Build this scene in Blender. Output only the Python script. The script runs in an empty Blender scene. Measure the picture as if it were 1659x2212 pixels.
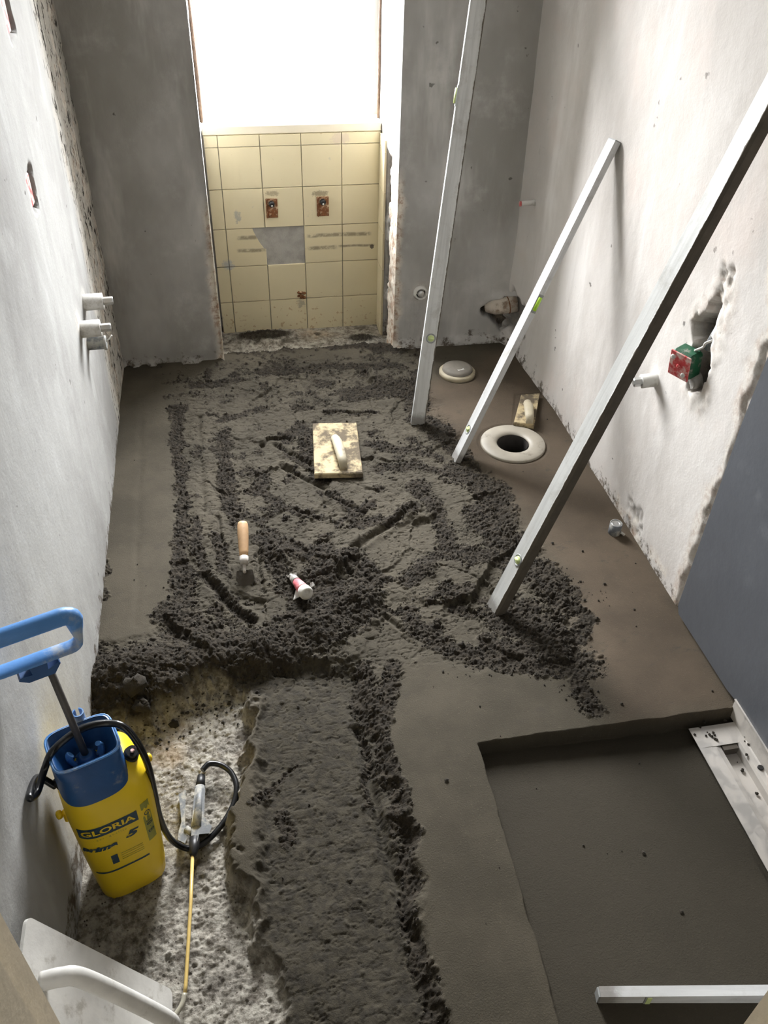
import bpy, math, random
import numpy as np
from mathutils import Vector, Matrix

# ------------------------------------------------------------------ camera, sky, exposure
scene = bpy.context.scene
col = scene.collection
CAM_H = 1.6
RIGHT = Vector((0.98304, -0.18193, 0.02297))
UP = Vector((0.09713, 0.62282, 0.77631))
FWD = Vector((0.15554, 0.76092, -0.62993))
F_PX = 1841.66
cam_data = bpy.data.cameras.new('camera')
cam_data.sensor_fit = 'VERTICAL'; cam_data.sensor_height = 36.0
cam_data.lens = F_PX/2212*36.0
cam_data.clip_start = 0.02
cam = bpy.data.objects.new('camera', cam_data); col.objects.link(cam)
m3 = Matrix((RIGHT, UP, -FWD)).transposed()
cam.matrix_world = Matrix.Translation((0, 0, CAM_H)) @ m3.to_4x4()
scene.camera = cam

SKY = 118.0
world = bpy.data.worlds.new('overcast_sky'); scene.world = world; world.use_nodes = True
wn = world.node_tree; wn.nodes.clear()
wo = wn.nodes.new('ShaderNodeOutputWorld'); wb = wn.nodes.new('ShaderNodeBackground')
wt = wn.nodes.new('ShaderNodeTexCoord'); wsx = wn.nodes.new('ShaderNodeSeparateXYZ')
wr = wn.nodes.new('ShaderNodeValToRGB'); wm = wn.nodes.new('ShaderNodeMapRange')
wm.inputs['From Min'].default_value = -0.5; wm.inputs['From Max'].default_value = 0.9
wn.links.new(wt.outputs['Generated'], wsx.inputs[0]); wn.links.new(wsx.outputs['Z'], wm.inputs['Value'])
wn.links.new(wm.outputs[0], wr.inputs['Fac'])
# bright hazy horizon, duller overhead
wr.color_ramp.elements[0].color = (.10, .10, .10, 1); wr.color_ramp.elements[1].color = (.36, .37, .39, 1)
for p_, c_ in ((.36, (.15, .15, .15, 1)), (.50, (.92, .93, .95, 1)), (.74, (1.08, 1.09, 1.11, 1))):
    e = wr.color_ramp.elements.new(p_); e.color = c_
wn.links.new(wr.outputs['Color'], wb.inputs['Color']); wb.inputs['Strength'].default_value = SKY
wn.links.new(wb.outputs[0], wo.inputs['Surface'])

scene.view_settings.view_transform = 'Standard'
scene.view_settings.look = 'None'
scene.view_settings.exposure = 0.0
scene.view_settings.gamma = 1.0
scene.view_settings.use_curve_mapping = False
scene.cycles.max_bounces = 12; scene.cycles.diffuse_bounces = 8
scene.cycles.sample_clamp_indirect = 10

# room
XL, XR, YB, YN = -.401, 1.091, 2.93, 3.252     # left wall, right wall, back wall, niche back
WL, WR = -.036, .615                           # window / niche sides
SILL, HEAD, CEIL = .746, 2.15, 2.5
YF = .35                                       # front wall (door wall) room face
pl = bpy.data.lights.new('window_portal', 'AREA'); pl.shape = 'RECTANGLE'; pl.size = WR-WL+.1; pl.size_y = HEAD-SILL+.1
pl.cycles.is_portal = True
po = bpy.data.objects.new('window_portal', pl); col.objects.link(po)
po.location = ((WL+WR)/2, YN+.13, (SILL+HEAD)/2); po.rotation_euler = (math.radians(-90), 0, 0)

# ------------------------------------------------------------------ helpers
def ray(px, py):
    return RIGHT*((px-829.5)/F_PX) + UP*((1106-py)/F_PX) + FWD
def at(px, py, axis='z', v=0.0):
    d = ray(px, py); i = 'xyz'.index(axis); o = Vector((0, 0, CAM_H))
    return o + d*((v-o[i])/d[i])
def rng(s): return np.random.default_rng(s)

def tag(o, label=None, cat=None, group=None, kind=None):
    if label: o['label'] = label
    if cat: o['category'] = cat
    if group: o['group'] = group
    if kind: o['kind'] = kind
    return o
def empty(name, loc=(0, 0, 0), rz=0.0, label=None, cat=None, group=None):
    o = bpy.data.objects.new(name, None); col.objects.link(o)
    o.location = loc; o.rotation_euler = (0, 0, rz); o.empty_display_size = .05
    return tag(o, label, cat, group)

class MB:
    def __init__(s): s.v = []; s.f = []; s.sm = []
    def add(s, vs, fs, smooth=False):
        n = len(s.v); s.v += [tuple(v) for v in vs]
        s.f += [tuple(i+n for i in f) for f in fs]; s.sm += [smooth]*len(fs); return s
    def box(s, c, d, M=None, bev=0.0):
        c = Vector(c); hx, hy, hz = d[0]/2, d[1]/2, d[2]/2
        if bev <= 0:
            vs = [Vector((x, y, z)) for x in (-hx, hx) for y in (-hy, hy) for z in (-hz, hz)]
            fs = [(0, 1, 3, 2), (4, 6, 7, 5), (0, 4, 5, 1), (2, 3, 7, 6), (0, 2, 6, 4), (1, 5, 7, 3)]
        else:
            vs = []; b = min(bev, hx*.95, hy*.95, hz*.95); idx = {}
            for sx in (-1, 1):
                for sy in (-1, 1):
                    for sz in (-1, 1):
                        for k in range(3):
                            p = [sx*(hx-b), sy*(hy-b), sz*(hz-b)]; p[k] = (sx*hx, sy*hy, sz*hz)[k]
                            idx[(sx, sy, sz, k)] = len(vs); vs.append(Vector(p))
            fs = []
            for k in range(3):
                a, c2 = [(1, 2), (0, 2), (0, 1)][k]
                for sg in (-1, 1):
                    q = []
                    for (u, w) in ((-1, -1), (1, -1), (1, 1), (-1, 1)):
                        t = [0, 0, 0]; t[k] = sg; t[a] = u; t[c2] = w; q.append(idx[(*t, k)])
                    fs.append(tuple(q))
            for k in range(3):          # edges parallel to axis k
                a, c2 = [(1, 2), (0, 2), (0, 1)][k]
                for u in (-1, 1):
                    for w in (-1, 1):
                        t0 = [0, 0, 0]; t0[a] = u; t0[c2] = w; t1 = list(t0); t0[k] = -1; t1[k] = 1
                        fs.append((idx[(*t0, a)], idx[(*t1, a)], idx[(*t1, c2)], idx[(*t0, c2)]))
            for sx in (-1, 1):
                for sy in (-1, 1):
                    for sz in (-1, 1):
                        fs.append((idx[(sx, sy, sz, 0)], idx[(sx, sy, sz, 1)], idx[(sx, sy, sz, 2)]))
        vs = [c + (M @ v if M is not None else v) for v in vs]
        return s.add(vs, fs)
    def rings(s, R, cap0=True, cap1=True, smooth=True, closed=True):
        n = len(R[0]); vs = [p for r in R for p in r]; fs = []
        for i in range(len(R)-1):
            for j in range(n if closed else n-1):
                k = (j+1) % n
                fs.append((i*n+j, i*n+k, (i+1)*n+k, (i+1)*n+j))
        s.add(vs, fs, smooth); b = len(s.v)-len(vs)
        if cap0: s.f.append(tuple(b+j for j in range(n))[::-1]); s.sm.append(False)
        if cap1: s.f.append(tuple(b+(len(R)-1)*n+j for j in range(n))); s.sm.append(False)
        return s
    def tube(s, pts, r, n=12, cap=True, flat=1.0):
        pts = [Vector(p) for p in pts]; rr = r if isinstance(r, (list, tuple)) else [r]*len(pts)
        T = [(pts[min(i+1, len(pts)-1)]-pts[max(i-1, 0)]).normalized() for i in range(len(pts))]
        u = T[0].orthogonal().normalized(); R = []
        for i, p in enumerate(pts):
            u = (u - T[i]*u.dot(T[i])).normalized(); w = T[i].cross(u)
            R.append([p + (u*math.cos(a)+w*math.sin(a)*flat)*rr[i] for a in [2*math.pi*k/n for k in range(n)]])
        return s.rings(R, cap, cap)
    def cyl(s, p0, p1, r0, r1=None, n=24): return s.tube([p0, p1], [r0, r0 if r1 is None else r1], n)
    def lathe(s, prof, c=(0, 0, 0), n=48, M=None, cap0=True, cap1=True):
        c = Vector(c); R = []
        for (r, z) in prof:
            ring = [Vector((r*math.cos(2*math.pi*k/n), r*math.sin(2*math.pi*k/n), z)) for k in range(n)]
            R.append([c+(M @ v if M is not None else v) for v in ring])
        return s.rings(R, cap0, cap1)
    def build(s, name, mat, parent=None, loc=None, smooth_angle=None):
        me = bpy.data.meshes.new(name); me.from_pydata(s.v, [], s.f)
        me.polygons.foreach_set('use_smooth', s.sm); me.materials.append(mat); me.validate(); me.update()
        o = bpy.data.objects.new(name, me); col.objects.link(o)
        if parent is not None: o.parent = parent
        if loc is not None: o.location = loc
        # outward normals
        import bmesh
        bm = bmesh.new(); bm.from_mesh(me); bmesh.ops.recalc_face_normals(bm, faces=bm.faces); bm.to_mesh(me); bm.free()
        return o

def spline(pts, n=8):
    pts = [Vector(p) for p in pts]; out = []
    P = [pts[0]*2-pts[1]]+pts+[pts[-1]*2-pts[-2]]
    for i in range(1, len(P)-2):
        for k in range(n):
            t = k/n; a, b, c, d = P[i-1], P[i], P[i+1], P[i+2]
            out.append(.5*((2*b)+(c-a)*t+(2*a-5*b+4*c-d)*t*t+(-a+3*b-3*c+d)*t**3))
    out.append(pts[-1]); return out

# numpy noise
def vnoise(x, y, scale, seed):
    r = rng(seed); N = 128; L = r.random((N, N))
    x = x/scale; y = y/scale
    xi = np.floor(x).astype(int); yi = np.floor(y).astype(int); fx = x-xi; fy = y-yi
    fx = fx*fx*fx*(fx*(fx*6-15)+10); fy = fy*fy*fy*(fy*(fy*6-15)+10)
    a = L[xi % N, yi % N]; b = L[(xi+1) % N, yi % N]; c = L[xi % N, (yi+1) % N]; d = L[(xi+1) % N, (yi+1) % N]
    return ((a*(1-fx)+b*fx)*(1-fy)+(c*(1-fx)+d*fx)*fy)*2-1
def fbm(x, y, scale, seed, octs=4, gain=.5):
    s = 0; a = 1; t = 0
    for i in range(octs):
        s = s+a*vnoise(x+i*7.3, y-i*3.1, scale/(2**i), seed+i); t += a; a *= gain
    return s/t
def sstep(a, b, x):
    t = np.clip((x-a)/(b-a), 0, 1); return t*t*(3-2*t)
def poly_sd(X, Y, P):
    """signed distance to polygon, positive inside"""
    P = np.array(P); ins = np.zeros(X.shape, bool); dm = np.full(X.shape, 1e9)
    for i in range(len(P)):
        x0, y0 = P[i]; x1, y1 = P[(i+1) % len(P)]
        c = ((y0 > Y) != (y1 > Y)); xx = (x1-x0)*(Y-y0)/((y1-y0) if y1 != y0 else 1e-9)+x0
        ins ^= c & (X < xx)
        dm = np.minimum(dm, seg_d(X, Y, x0, y0, x1, y1)[0])
    return np.where(ins, dm, -dm)
def seg_d(X, Y, x0, y0, x1, y1):
    dx, dy = x1-x0, y1-y0; L = dx*dx+dy*dy+1e-12
    t = np.clip(((X-x0)*dx+(Y-y0)*dy)/L, 0, 1)
    return np.hypot(X-(x0+t*dx), Y-(y0+t*dy)), t
def line_d(X, Y, P):
    dm = np.full(X.shape, 1e9)
    for (a, b) in zip(P[:-1], P[1:]): dm = np.minimum(dm, seg_d(X, Y, a[0], a[1], b[0], b[1])[0])
    return dm
def grid_mesh(name, co, nu, nv, mat, attrs=None, smooth=True, extra=None, flip=False):
    """co: (nu,nv,3) array"""
    me = bpy.data.meshes.new(name); V = co.reshape(-1, 3).astype(np.float32)
    i = np.arange(nu*nv).reshape(nu, nv)
    q = np.stack([i[:-1, :-1], i[1:, :-1], i[1:, 1:], i[:-1, 1:]], -1).reshape(-1, 4)
    if flip: q = q[:, ::-1]
    if extra is not None:
        ev, ef = extra; q = np.vstack([q, np.array(ef)+len(V)]); V = np.vstack([V, np.array(ev, np.float32)])
    me.vertices.add(len(V)); me.vertices.foreach_set('co', V.ravel())
    me.loops.add(q.size); me.loops.foreach_set('vertex_index', q.ravel().astype(np.int32))
    me.polygons.add(len(q)); me.polygons.foreach_set('loop_start', (np.arange(len(q))*4).astype(np.int32))
    me.polygons.foreach_set('use_smooth', np.full(len(q), smooth))
    me.materials.append(mat)
    for k, a in (attrs or {}).items():
        at_ = me.attributes.new(k, 'FLOAT', 'POINT'); A = np.zeros(len(V), np.float32); A[:nu*nv] = a.ravel()
        at_.data.foreach_set('value', A)
    me.update(); me.validate()
    o = bpy.data.objects.new(name, me); col.objects.link(o); return o

# ------------------------------------------------------------------ materials
class NT:
    def __init__(s, name):
        s.m = bpy.data.materials.new(name); s.m.use_nodes = True; s.t = s.m.node_tree
        s.b = s.t.nodes['Principled BSDF']; s.co = s.n('ShaderNodeTexCoord').outputs['Object']
    def n(s, typ, **k):
        x = s.t.nodes.new(typ)
        for a, b in k.items(): setattr(x, a, b)
        return x
    def link(s, a, b): s.t.links.new(a, b)
    def noise(s, scale, detail=6, rough=.55, vec=None, dist=0, stretch=None):
        x = s.n('ShaderNodeTexNoise'); x.inputs['Scale'].default_value = scale; x.inputs['Detail'].default_value = detail
        x.inputs['Roughness'].default_value = rough; x.inputs['Distortion'].default_value = dist
        v = vec or s.co
        if stretch:
            mp = s.n('ShaderNodeMapping'); mp.inputs['Scale'].default_value = stretch; s.link(v, mp.inputs['Vector']); v = mp.outputs[0]
        s.link(v, x.inputs['Vector']); return x.outputs['Fac']
    def voro(s, scale, feature='F1'):
        x = s.n('ShaderNodeTexVoronoi', feature=feature); x.inputs['Scale'].default_value = scale; s.link(s.co, x.inputs['Vector']); return x.outputs['Distance']
    def rmp(s, v, a, b, lo=0., hi=1.):
        x = s.n('ShaderNodeMapRange', interpolation_type='SMOOTHSTEP'); s.link(v, x.inputs['Value'])
        for k, w in zip(('From Min', 'From Max', 'To Min', 'To Max'), (a, b, lo, hi)): x.inputs[k].default_value = w
        return x.outputs[0]
    def math(s, op, a, b=0.):
        x = s.n('ShaderNodeMath', operation=op)
        for i, v in enumerate((a, b)):
            if isinstance(v, (int, float)): x.inputs[i].default_value = v
            else: s.link(v, x.inputs[i])
        return x.outputs[0]
    def mix(s, f, a, b):
        x = s.n('ShaderNodeMix', data_type='RGBA')
        for sock, v in ((x.inputs[0], f), (x.inputs[6], a), (x.inputs[7], b)):
            if isinstance(v, (int, float)): sock.default_value = v
            elif isinstance(v, tuple): sock.default_value = (*v, 1)
            else: s.link(v, sock)
        return x.outputs[2]
    def attr(s, name):
        x = s.n('ShaderNodeAttribute', attribute_name=name); return x.outputs['Fac']
    def sep(s):
        x = s.n('ShaderNodeSeparateXYZ'); s.link(s.co, x.inputs[0]); return x.outputs
    def color(s, c):
        if isinstance(c, tuple): s.b.inputs['Base Color'].default_value = (*c, 1)
        else: s.link(c, s.b.inputs['Base Color'])
    def bump(s, h, dist=.001, strength=1.0):
        x = s.n('ShaderNodeBump'); x.inputs['Distance'].default_value = dist; x.inputs['Strength'].default_value = strength
        s.link(h, x.inputs['Height']); s.link(x.outputs[0], s.b.inputs['Normal'])
    def set(s, **k):
        for a, b in k.items():
            sock = s.b.inputs[a.replace('_', ' ')]
            if isinstance(b, (int, float)): sock.default_value = b
            else: s.link(b, sock)
        return s
def lin(r, g, b):
    f = lambda c: (c/255/12.92 if c/255 <= .04045 else ((c/255+.055)/1.055)**2.4)
    return (f(r), f(g), f(b))

def simple(name, c, rough=.5, metal=0., var=.25, nscale=40, bump=.0003, spec=None, dirt=None, dirt_amt=.5):
    t = NT(name); n = t.noise(nscale, 5)
    c2 = tuple(x*(1-var) for x in c)
    cc = t.mix(t.rmp(n, .3, .7), c, c2)
    if dirt:
        d = t.rmp(t.noise(nscale*.6, 8, .7), 1-dirt_amt-.08, 1-dirt_amt+.08); cc = t.mix(d, cc, dirt)
        t.set(Roughness=t.rmp(d, 0, 1, rough, .95), Metallic=t.rmp(d, 0, 1, metal, 0.))
    else: t.set(Roughness=rough, Metallic=metal)
    t.color(cc)
    if bump: t.bump(t.noise(nscale*6, 4), bump)
    return t.m

def plaster(name, base, dark, light, kind):
    t = NT(name); x, y, z = t.sep()
    big = t.noise(1.9, 5, .6, stretch=(1, 1, .55)); mid = t.noise(7, 7, .62); fine = t.noise(150, 5, .7)
    c = t.mix(t.rmp(big, .32, .68), dark, base)
    c = t.mix(t.rmp(mid, .50, .78, 0, .38), c, light)
    c = t.mix(t.rmp(t.noise(2.6, 5, .6, stretch=(2.2, 2.2, .5)), .5, .72, 0, .6), c, light)
    streak = t.noise(6, 5, .6, stretch=(3.0, 3.0, .35))
    c = t.mix(t.rmp(streak, .55, .8, 0, .4), c, dark)
    h = t.math('ADD', t.math('MULTIPLY', fine, .35), t.math('MULTIPLY', t.noise(35, 6, .6), .8))
    # small scattered pits and mortar splashes
    sp = t.rmp(t.noise(26, 3, .5), .72, .76); c = t.mix(t.math('MULTIPLY', sp, .7), c, lin(70, 66, 60))
    # wet mortar dirt just above the floor
    low = t.rmp(z, -.01, .12, 1, 0)
    dm = t.rmp(t.math('ADD', t.math('MULTIPLY', low, .30), t.noise(22, 8, .75)), .74, .86)
    c = t.mix(dm, c, lin(88, 80, 70))
    if kind == 'left':
        # pitted rough strip beside the corner
        st = t.rmp(t.math('ADD', y, t.math('MULTIPLY', t.noise(5, 4), .18)), 2.56, 2.64)
        pit = t.rmp(t.noise(38, 4, .65, stretch=(1, 1.3, .6)), .555, .61)
        c = t.mix(t.math('MULTIPLY', st, .55), c, lin(190, 184, 172))
        c = t.mix(t.math('MULTIPLY', st, pit), c, lin(62, 58, 52))
        h = t.math('SUBTRACT', h, t.math('MULTIPLY', t.math('MULTIPLY', st, pit), 3.0))
        h = t.math('ADD', h, t.math('MULTIPLY', st, t.noise(18, 6, .7)))
    if kind == 'right':
        pk = t.rmp(t.noise(3.2, 4, .6), .5, .72, 0, .55); c = t.mix(pk, c, lin(202, 190, 182))
        cr = t.rmp(t.noise(16, 8, .75, stretch=(1, 1.6, .5)), .66, .70)
        nearp = t.rmp(y, 1.75, 1.45, .35, 1.)
        c = t.mix(t.math('MULTIPLY', cr, t.math('MULTIPLY', nearp, .55)), c, lin(120, 108, 94))
    if kind != 'plain':
        raw = t.attr('raw'); rc = t.mix(t.rmp(t.noise(45, 6, .7), .4, .6), lin(96, 88, 76), lin(50, 45, 40))
        c = t.mix(raw, c, rc)
        wht = t.attr('chip'); c = t.mix(wht, c, t.mix(t.rmp(t.noise(40, 6, .7), .45, .62), lin(225, 218, 205), lin(176, 150, 128)))
    t.color(c); t.set(Roughness=.92); t.b.inputs['Specular IOR Level'].default_value = .25
    t.bump(h, .0014)
    return t.m

M_back = plaster('plaster_back_wall', lin(186, 184, 180), lin(146, 143, 138), lin(212, 210, 206), 'back')
M_left = plaster('plaster_left_wall', lin(168, 168, 165), lin(142, 141, 138), lin(188, 189, 187), 'left')
M_right = plaster('plaster_right_wall', lin(206, 202, 197), lin(182, 177, 171), lin(222, 219, 215), 'right')
M_ceil = plaster('plaster_ceiling', lin(200, 198, 194), lin(190, 188, 184), lin(205, 203, 200), 'plain')

def floor_mat():
    t = NT('fresh_mortar_screed')
    loose = t.attr('loose'); conc = t.attr('conc'); brown = t.attr('brown'); pit_shade = t.attr('pit_shade'); trod = t.attr('trod')
    n1 = t.noise(4, 6, .6); n2 = t.noise(60, 6, .7); n3 = t.noise(300, 4, .65)
    smooth = t.mix(t.rmp(n1, .35, .65), lin(75, 69, 57), lin(60, 55, 44))
    smooth = t.mix(t.math('MULTIPLY', brown, .85), smooth, t.mix(t.rmp(n1, .3, .7), lin(86, 74, 60), lin(70, 60, 48)))
    smooth = t.mix(t.rmp(n3, .62, .70, 0, .5), smooth, lin(112, 104, 88))
    smooth = t.mix(t.rmp(n3, .36, .28, 0, .6), smooth, lin(50, 46, 40))
    scuff = t.math('MULTIPLY', t.rmp(t.noise(9, 8, .8, stretch=(1, 1.8, 1)), .56, .66), .75)
    smooth = t.mix(scuff, smooth, lin(62, 57, 48))
    smooth = t.mix(t.math('MULTIPLY', pit_shade, .8), smooth, t.mix(n3, lin(40, 36, 28), lin(53, 48, 37)))  # shade in the shower recess put into the floor colour
    c = t.mix(trod, smooth, t.mix(t.rmp(n2, .4, .62), lin(61, 56, 45), lin(44, 40, 32)))
    lo = t.mix(t.rmp(n2, .35, .7), lin(36, 31, 23), lin(58, 51, 40))  # moist crumbs, with the self-shadowing between them also put into the dark colour
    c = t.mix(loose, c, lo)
    cn = t.noise(42, 9, .74); cw = t.noise(5.5, 5, .6)
    cc = t.mix(t.rmp(cn, .38, .60), lin(104, 97, 86), lin(178, 173, 161))
    cc = t.mix(t.rmp(cw, .50, .68, 0, .7), cc, t.mix(t.rmp(cn, .4, .62), lin(70, 64, 56), lin(140, 134, 124)))
    cc = t.mix(t.rmp(t.noise(3.2, 4), .56, .70, 0, .5), cc, lin(186, 160, 128))
    cc = t.mix(t.rmp(t.voro(70), .16, .08), cc, lin(70, 62, 52))
    c = t.mix(conc, c, cc)
    t.color(c); t.set(Roughness=t.rmp(conc, 0, 1, .9, .62)); t.b.inputs['Specular IOR Level'].default_value = .3
    h = t.math('ADD', t.math('MULTIPLY', n3, .6), t.math('MULTIPLY', t.math('MULTIPLY', n2, t.math('ADD', loose, .12)), 2.5))
    h = t.math('ADD', h, t.math('MULTIPLY', t.math('MULTIPLY', cn, conc), 3.0))
    t.bump(h, .0022)
    return t.m
M_floor = floor_mat()
M_clod = simple('loose_mortar', lin(48, 42, 32), .95, var=.35, nscale=90, bump=.0015)

M_alu = None
def alu(name, base, dirt_u):
    """worn aluminium with a mortar coat along one side (u = local x)"""
    t = NT(name); x, y, z = t.sep()
    n = t.noise(30, 8, .7); sc = t.noise(60, 5, .6, stretch=(1, 1, .06))
    c = t.mix(t.rmp(sc, .4, .65), base, tuple(v*.82 for v in base))
    c = t.mix(t.rmp(t.noise(9, 6, .7), .5, .68, 0, .6), c, lin(150, 146, 138))
    edge = t.rmp(t.math('ADD', t.math('MULTIPLY', x, -1.), t.math('MULTIPLY', t.math('SUBTRACT', n, .5), .012)), dirt_u-.002, dirt_u+.001)
    spots = t.rmp(t.noise(45, 6, .7), .70, .74)
    d = t.math('MAXIMUM', edge, t.math('MULTIPLY', spots, .8))
    lowd = t.rmp(t.math('ADD', z, t.math('MULTIPLY', n, .05)), .075, .045)
    d = t.math('MAXIMUM', d, t.math('MULTIPLY', lowd, .7))
    c = t.mix(d, c, t.mix(n, lin(64, 58, 50), lin(104, 96, 84)))
    t.color(c); t.set(Roughness=t.rmp(d, 0, 1, .48, .95), Metallic=t.rmp(d, 0, 1, .15, 0)); t.bump(t.math('ADD', t.math('MULTIPLY', d, 2.), n), .0006)
    return t.m
M_alu_a = alu('worn_aluminium_straightedge', lin(206, 207, 205), .021)
M_alu_c = alu('dirty_aluminium_straightedge', lin(192, 193, 190), .0175)
M_alu_b = alu('worn_aluminium_level', lin(204, 205, 204), .5)
M_green = simple('green_vial_liquid', lin(176, 222, 70), .15, var=.05, bump=0)
M_green_pale = simple('pale_vial_liquid', lin(200, 215, 150), .2, var=.05, bump=0)
M_ring = simple('grey_vial_ring', lin(150, 152, 150), .4, var=.2)
M_dark = simple('dark_rubber', lin(26, 26, 28), .45, var=.3)
M_hose = simple('black_hose', lin(16, 17, 19), .28, var=.2, dirt=lin(110, 104, 94), dirt_amt=.32, nscale=30)
M_chrome = simple('dusty_chrome', lin(190, 190, 188), .3, metal=.8, var=.15, dirt=lin(170, 165, 156), dirt_amt=.42)
M_white_pl = simple('dusty_white_plastic', lin(212, 210, 204), .6, var=.12, dirt=lin(165, 160, 150), dirt_amt=.4, nscale=25)
M_grey_pl = simple('grey_plastic', lin(96, 100, 104), .5, var=.2, dirt=lin(160, 158, 150), dirt_amt=.48)
M_red = simple('faded_red_plastic', lin(206, 70, 72), .5, var=.15, dirt=lin(214, 186, 178), dirt_amt=.50, nscale=60)
M_greenpl = simple('green_plastic', lin(32, 92, 62), .5, var=.3, dirt=lin(150, 148, 138), dirt_amt=.42, nscale=60)
M_blue = simple('blue_plastic', lin(84, 138, 200), .38, var=.12, dirt=lin(168, 176, 184), dirt_amt=.40, nscale=22)
M_blue_dk = simple('dark_blue_plastic', lin(30, 76, 128), .45, var=.12, dirt=lin(140, 142, 144), dirt_amt=.33, nscale=22)
M_yellow = simple('yellow_plastic', lin(236, 202, 34), .42, var=.06, dirt=lin(190, 176, 110), dirt_amt=.28, nscale=14)
M_ink = simple('dark_blue_print', lin(30, 62, 82), .5, var=.15, nscale=120, dirt=lin(170, 155, 60), dirt_amt=.36)
M_ink_pale = simple('faded_green_print', lin(150, 148, 60), .5, var=.15, nscale=90)
M_wood = simple('pale_wood', lin(198, 160, 118), .6, var=.15, nscale=30, dirt=lin(110, 100, 84), dirt_amt=.3)
M_floatwood = simple('mortar_stained_wood', lin(184, 166, 128), .8, var=.2, nscale=28, dirt=lin(92, 82, 66), dirt_amt=.50, bump=.001)
M_floathandle = simple('worn_wooden_handle', lin(178, 168, 144), .6, var=.15, nscale=30, dirt=lin(130, 120, 100), dirt_amt=.4)
M_steel = simple('brushed_steel', lin(186, 182, 176), .42, metal=.45, var=.1, nscale=12, dirt=lin(176, 170, 162), dirt_amt=.5)
M_steel_dk = simple('trowel_steel_with_mortar', lin(100, 98, 92), .5, metal=.5, var=.2, dirt=lin(70, 64, 56), dirt_amt=.6)
M_board = simple('blue_grey_waterproof_board', lin(88, 91, 96), .42, var=.12, nscale=5, bump=.0008, dirt=lin(112, 114, 118), dirt_amt=.30)
M_cream = simple('cream_painted_steel', lin(222, 208, 182), .55, var=.05, nscale=20, dirt=lin(196, 184, 160), dirt_amt=.35)
M_rod = simple('dusty_grey_rod', lin(92, 88, 84), .5, metal=.4, var=.2)
M_rust = simple('rusty_metal', lin(132, 84, 48), .9, var=.45, nscale=120, bump=.001, dirt=lin(205, 180, 150), dirt_amt=.42)
M_pink = simple('pink_plastic', lin(214, 112, 120), .55, var=.1, nscale=50, dirt=lin(214, 190, 184), dirt_amt=.42)
M_lance = simple('yellow_translucent_lance', lin(206, 178, 108), .35, var=.1)
M_clear = simple('milky_tip', lin(160, 156, 140), .3, var=.1)
M_pipewhite = simple('dirty_white_pipe', lin(198, 188, 174), .7, var=.15, nscale=30, dirt=lin(132, 112, 94), dirt_amt=.44)
M_sill = simple('cream_window_board', lin(224, 216, 196), .45, var=.05, nscale=14)
M_frame = simple('white_window_frame', lin(232, 232, 230), .4, var=.03)
M_brown = simple('brown_brick_edge', lin(104, 84, 70), .9, var=.4, nscale=60, bump=.002)

def tile_mat():
    t = NT('cream_wall_tiles'); x, y, z = t.sep()
    c = t.mix(t.noise(2.5, 3), lin(218, 208, 176), lin(208, 197, 164))
    # drip-shaped grime and horizontal pipe-clip marks with a shape of their own
    n = t.noise(45, 7, .7); w = t.noise(10, 4, .6)
    def band(zc, hw, x0, x1):
        b = t.math('MULTIPLY', t.rmp(t.math('ABSOLUTE', t.math('SUBTRACT', t.math('ADD', z, t.math('MULTIPLY', t.math('SUBTRACT', w, .5), .012)), zc)), hw, hw*.3),
                   t.math('MULTIPLY', t.rmp(x, x0, x0+.02), t.rmp(x, x1, x1-.02)))
        return t.math('MULTIPLY', b, t.rmp(n, .3, .55))
    g = None
    for a in ((.340, .011, .05, .155), (.289, .010, .045, .17), (.335, .011, .32, .585), (.285, .011, .32, .45), (.288, .007, .44, .60)):
        b = band(*a); g = b if g is None else t.math('MAXIMUM', g, b)
    c = t.mix(t.math('MULTIPLY', g, .72), c, lin(110, 98, 80))
    low = t.rmp(z, .22, -.08, 0, .12)
    sp = t.rmp(t.math('ADD', t.noise(55, 4, .6), low), .70, .76); c = t.mix(t.math('MULTIPLY', sp, .6), c, lin(160, 120, 80))
    c = t.mix(t.rmp(t.noise(13, 6, .7), .66, .72, 0, .5), c, lin(176, 172, 160))
    for (px_, py_, rx, rz, cl, am) in ((513, 468, .016, .026, (150, 150, 146), .75), (493, 572, .026, .024, (176, 176, 172), .95), (803, 532, .009, .010, (70, 60, 50), .9),
                                       (733, 300, .045, .028, (196, 180, 166), .6), (587, 418, .030, .012, (120, 106, 84), .6), (692, 418, .032, .014, (110, 98, 78), .7), (650, 655, .020, .022, (150, 142, 126), .7)):
        q = at(px_, py_, 'y', YN)
        dx = t.math('DIVIDE', t.math('SUBTRACT', x, q.x), rx); dz = t.math('DIVIDE', t.math('SUBTRACT', z, q.z), rz)
        d2 = t.math('ADD', t.math('MULTIPLY', dx, dx), t.math('MULTIPLY', dz, dz))
        k = t.rmp(t.math('ADD', d2, t.math('MULTIPLY', t.noise(70, 6, .8), 4.5)), 3.2, 2.5); c = t.mix(t.math('MULTIPLY', k, am), c, lin(*cl))
    t.color(c); t.set(Roughness=.32); t.bump(t.noise(8, 3), .0008); return t.m
M_tile = tile_mat()
M_grout = simple('grey_tile_adhesive', lin(168, 166, 160), .9, var=.2, nscale=30, bump=.002)

def glass_mat():
    m = bpy.data.materials.new('clear_glass'); m.use_nodes = True; t = m.node_tree; t.nodes.clear()
    o = t.nodes.new('ShaderNodeOutputMaterial'); mx = t.nodes.new('ShaderNodeMixShader'); tr = t.nodes.new('ShaderNodeBsdfTransparent'); g = t.nodes.new('ShaderNodeBsdfGlossy')
    g.inputs['Roughness'].default_value = .02; mx.inputs[0].default_value = .06
    t.links.new(tr.outputs[0], mx.inputs[1]); t.links.new(g.outputs[0], mx.inputs[2]); t.links.new(mx.outputs[0], o.inputs[0]); return m
M_glass = glass_mat()

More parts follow.
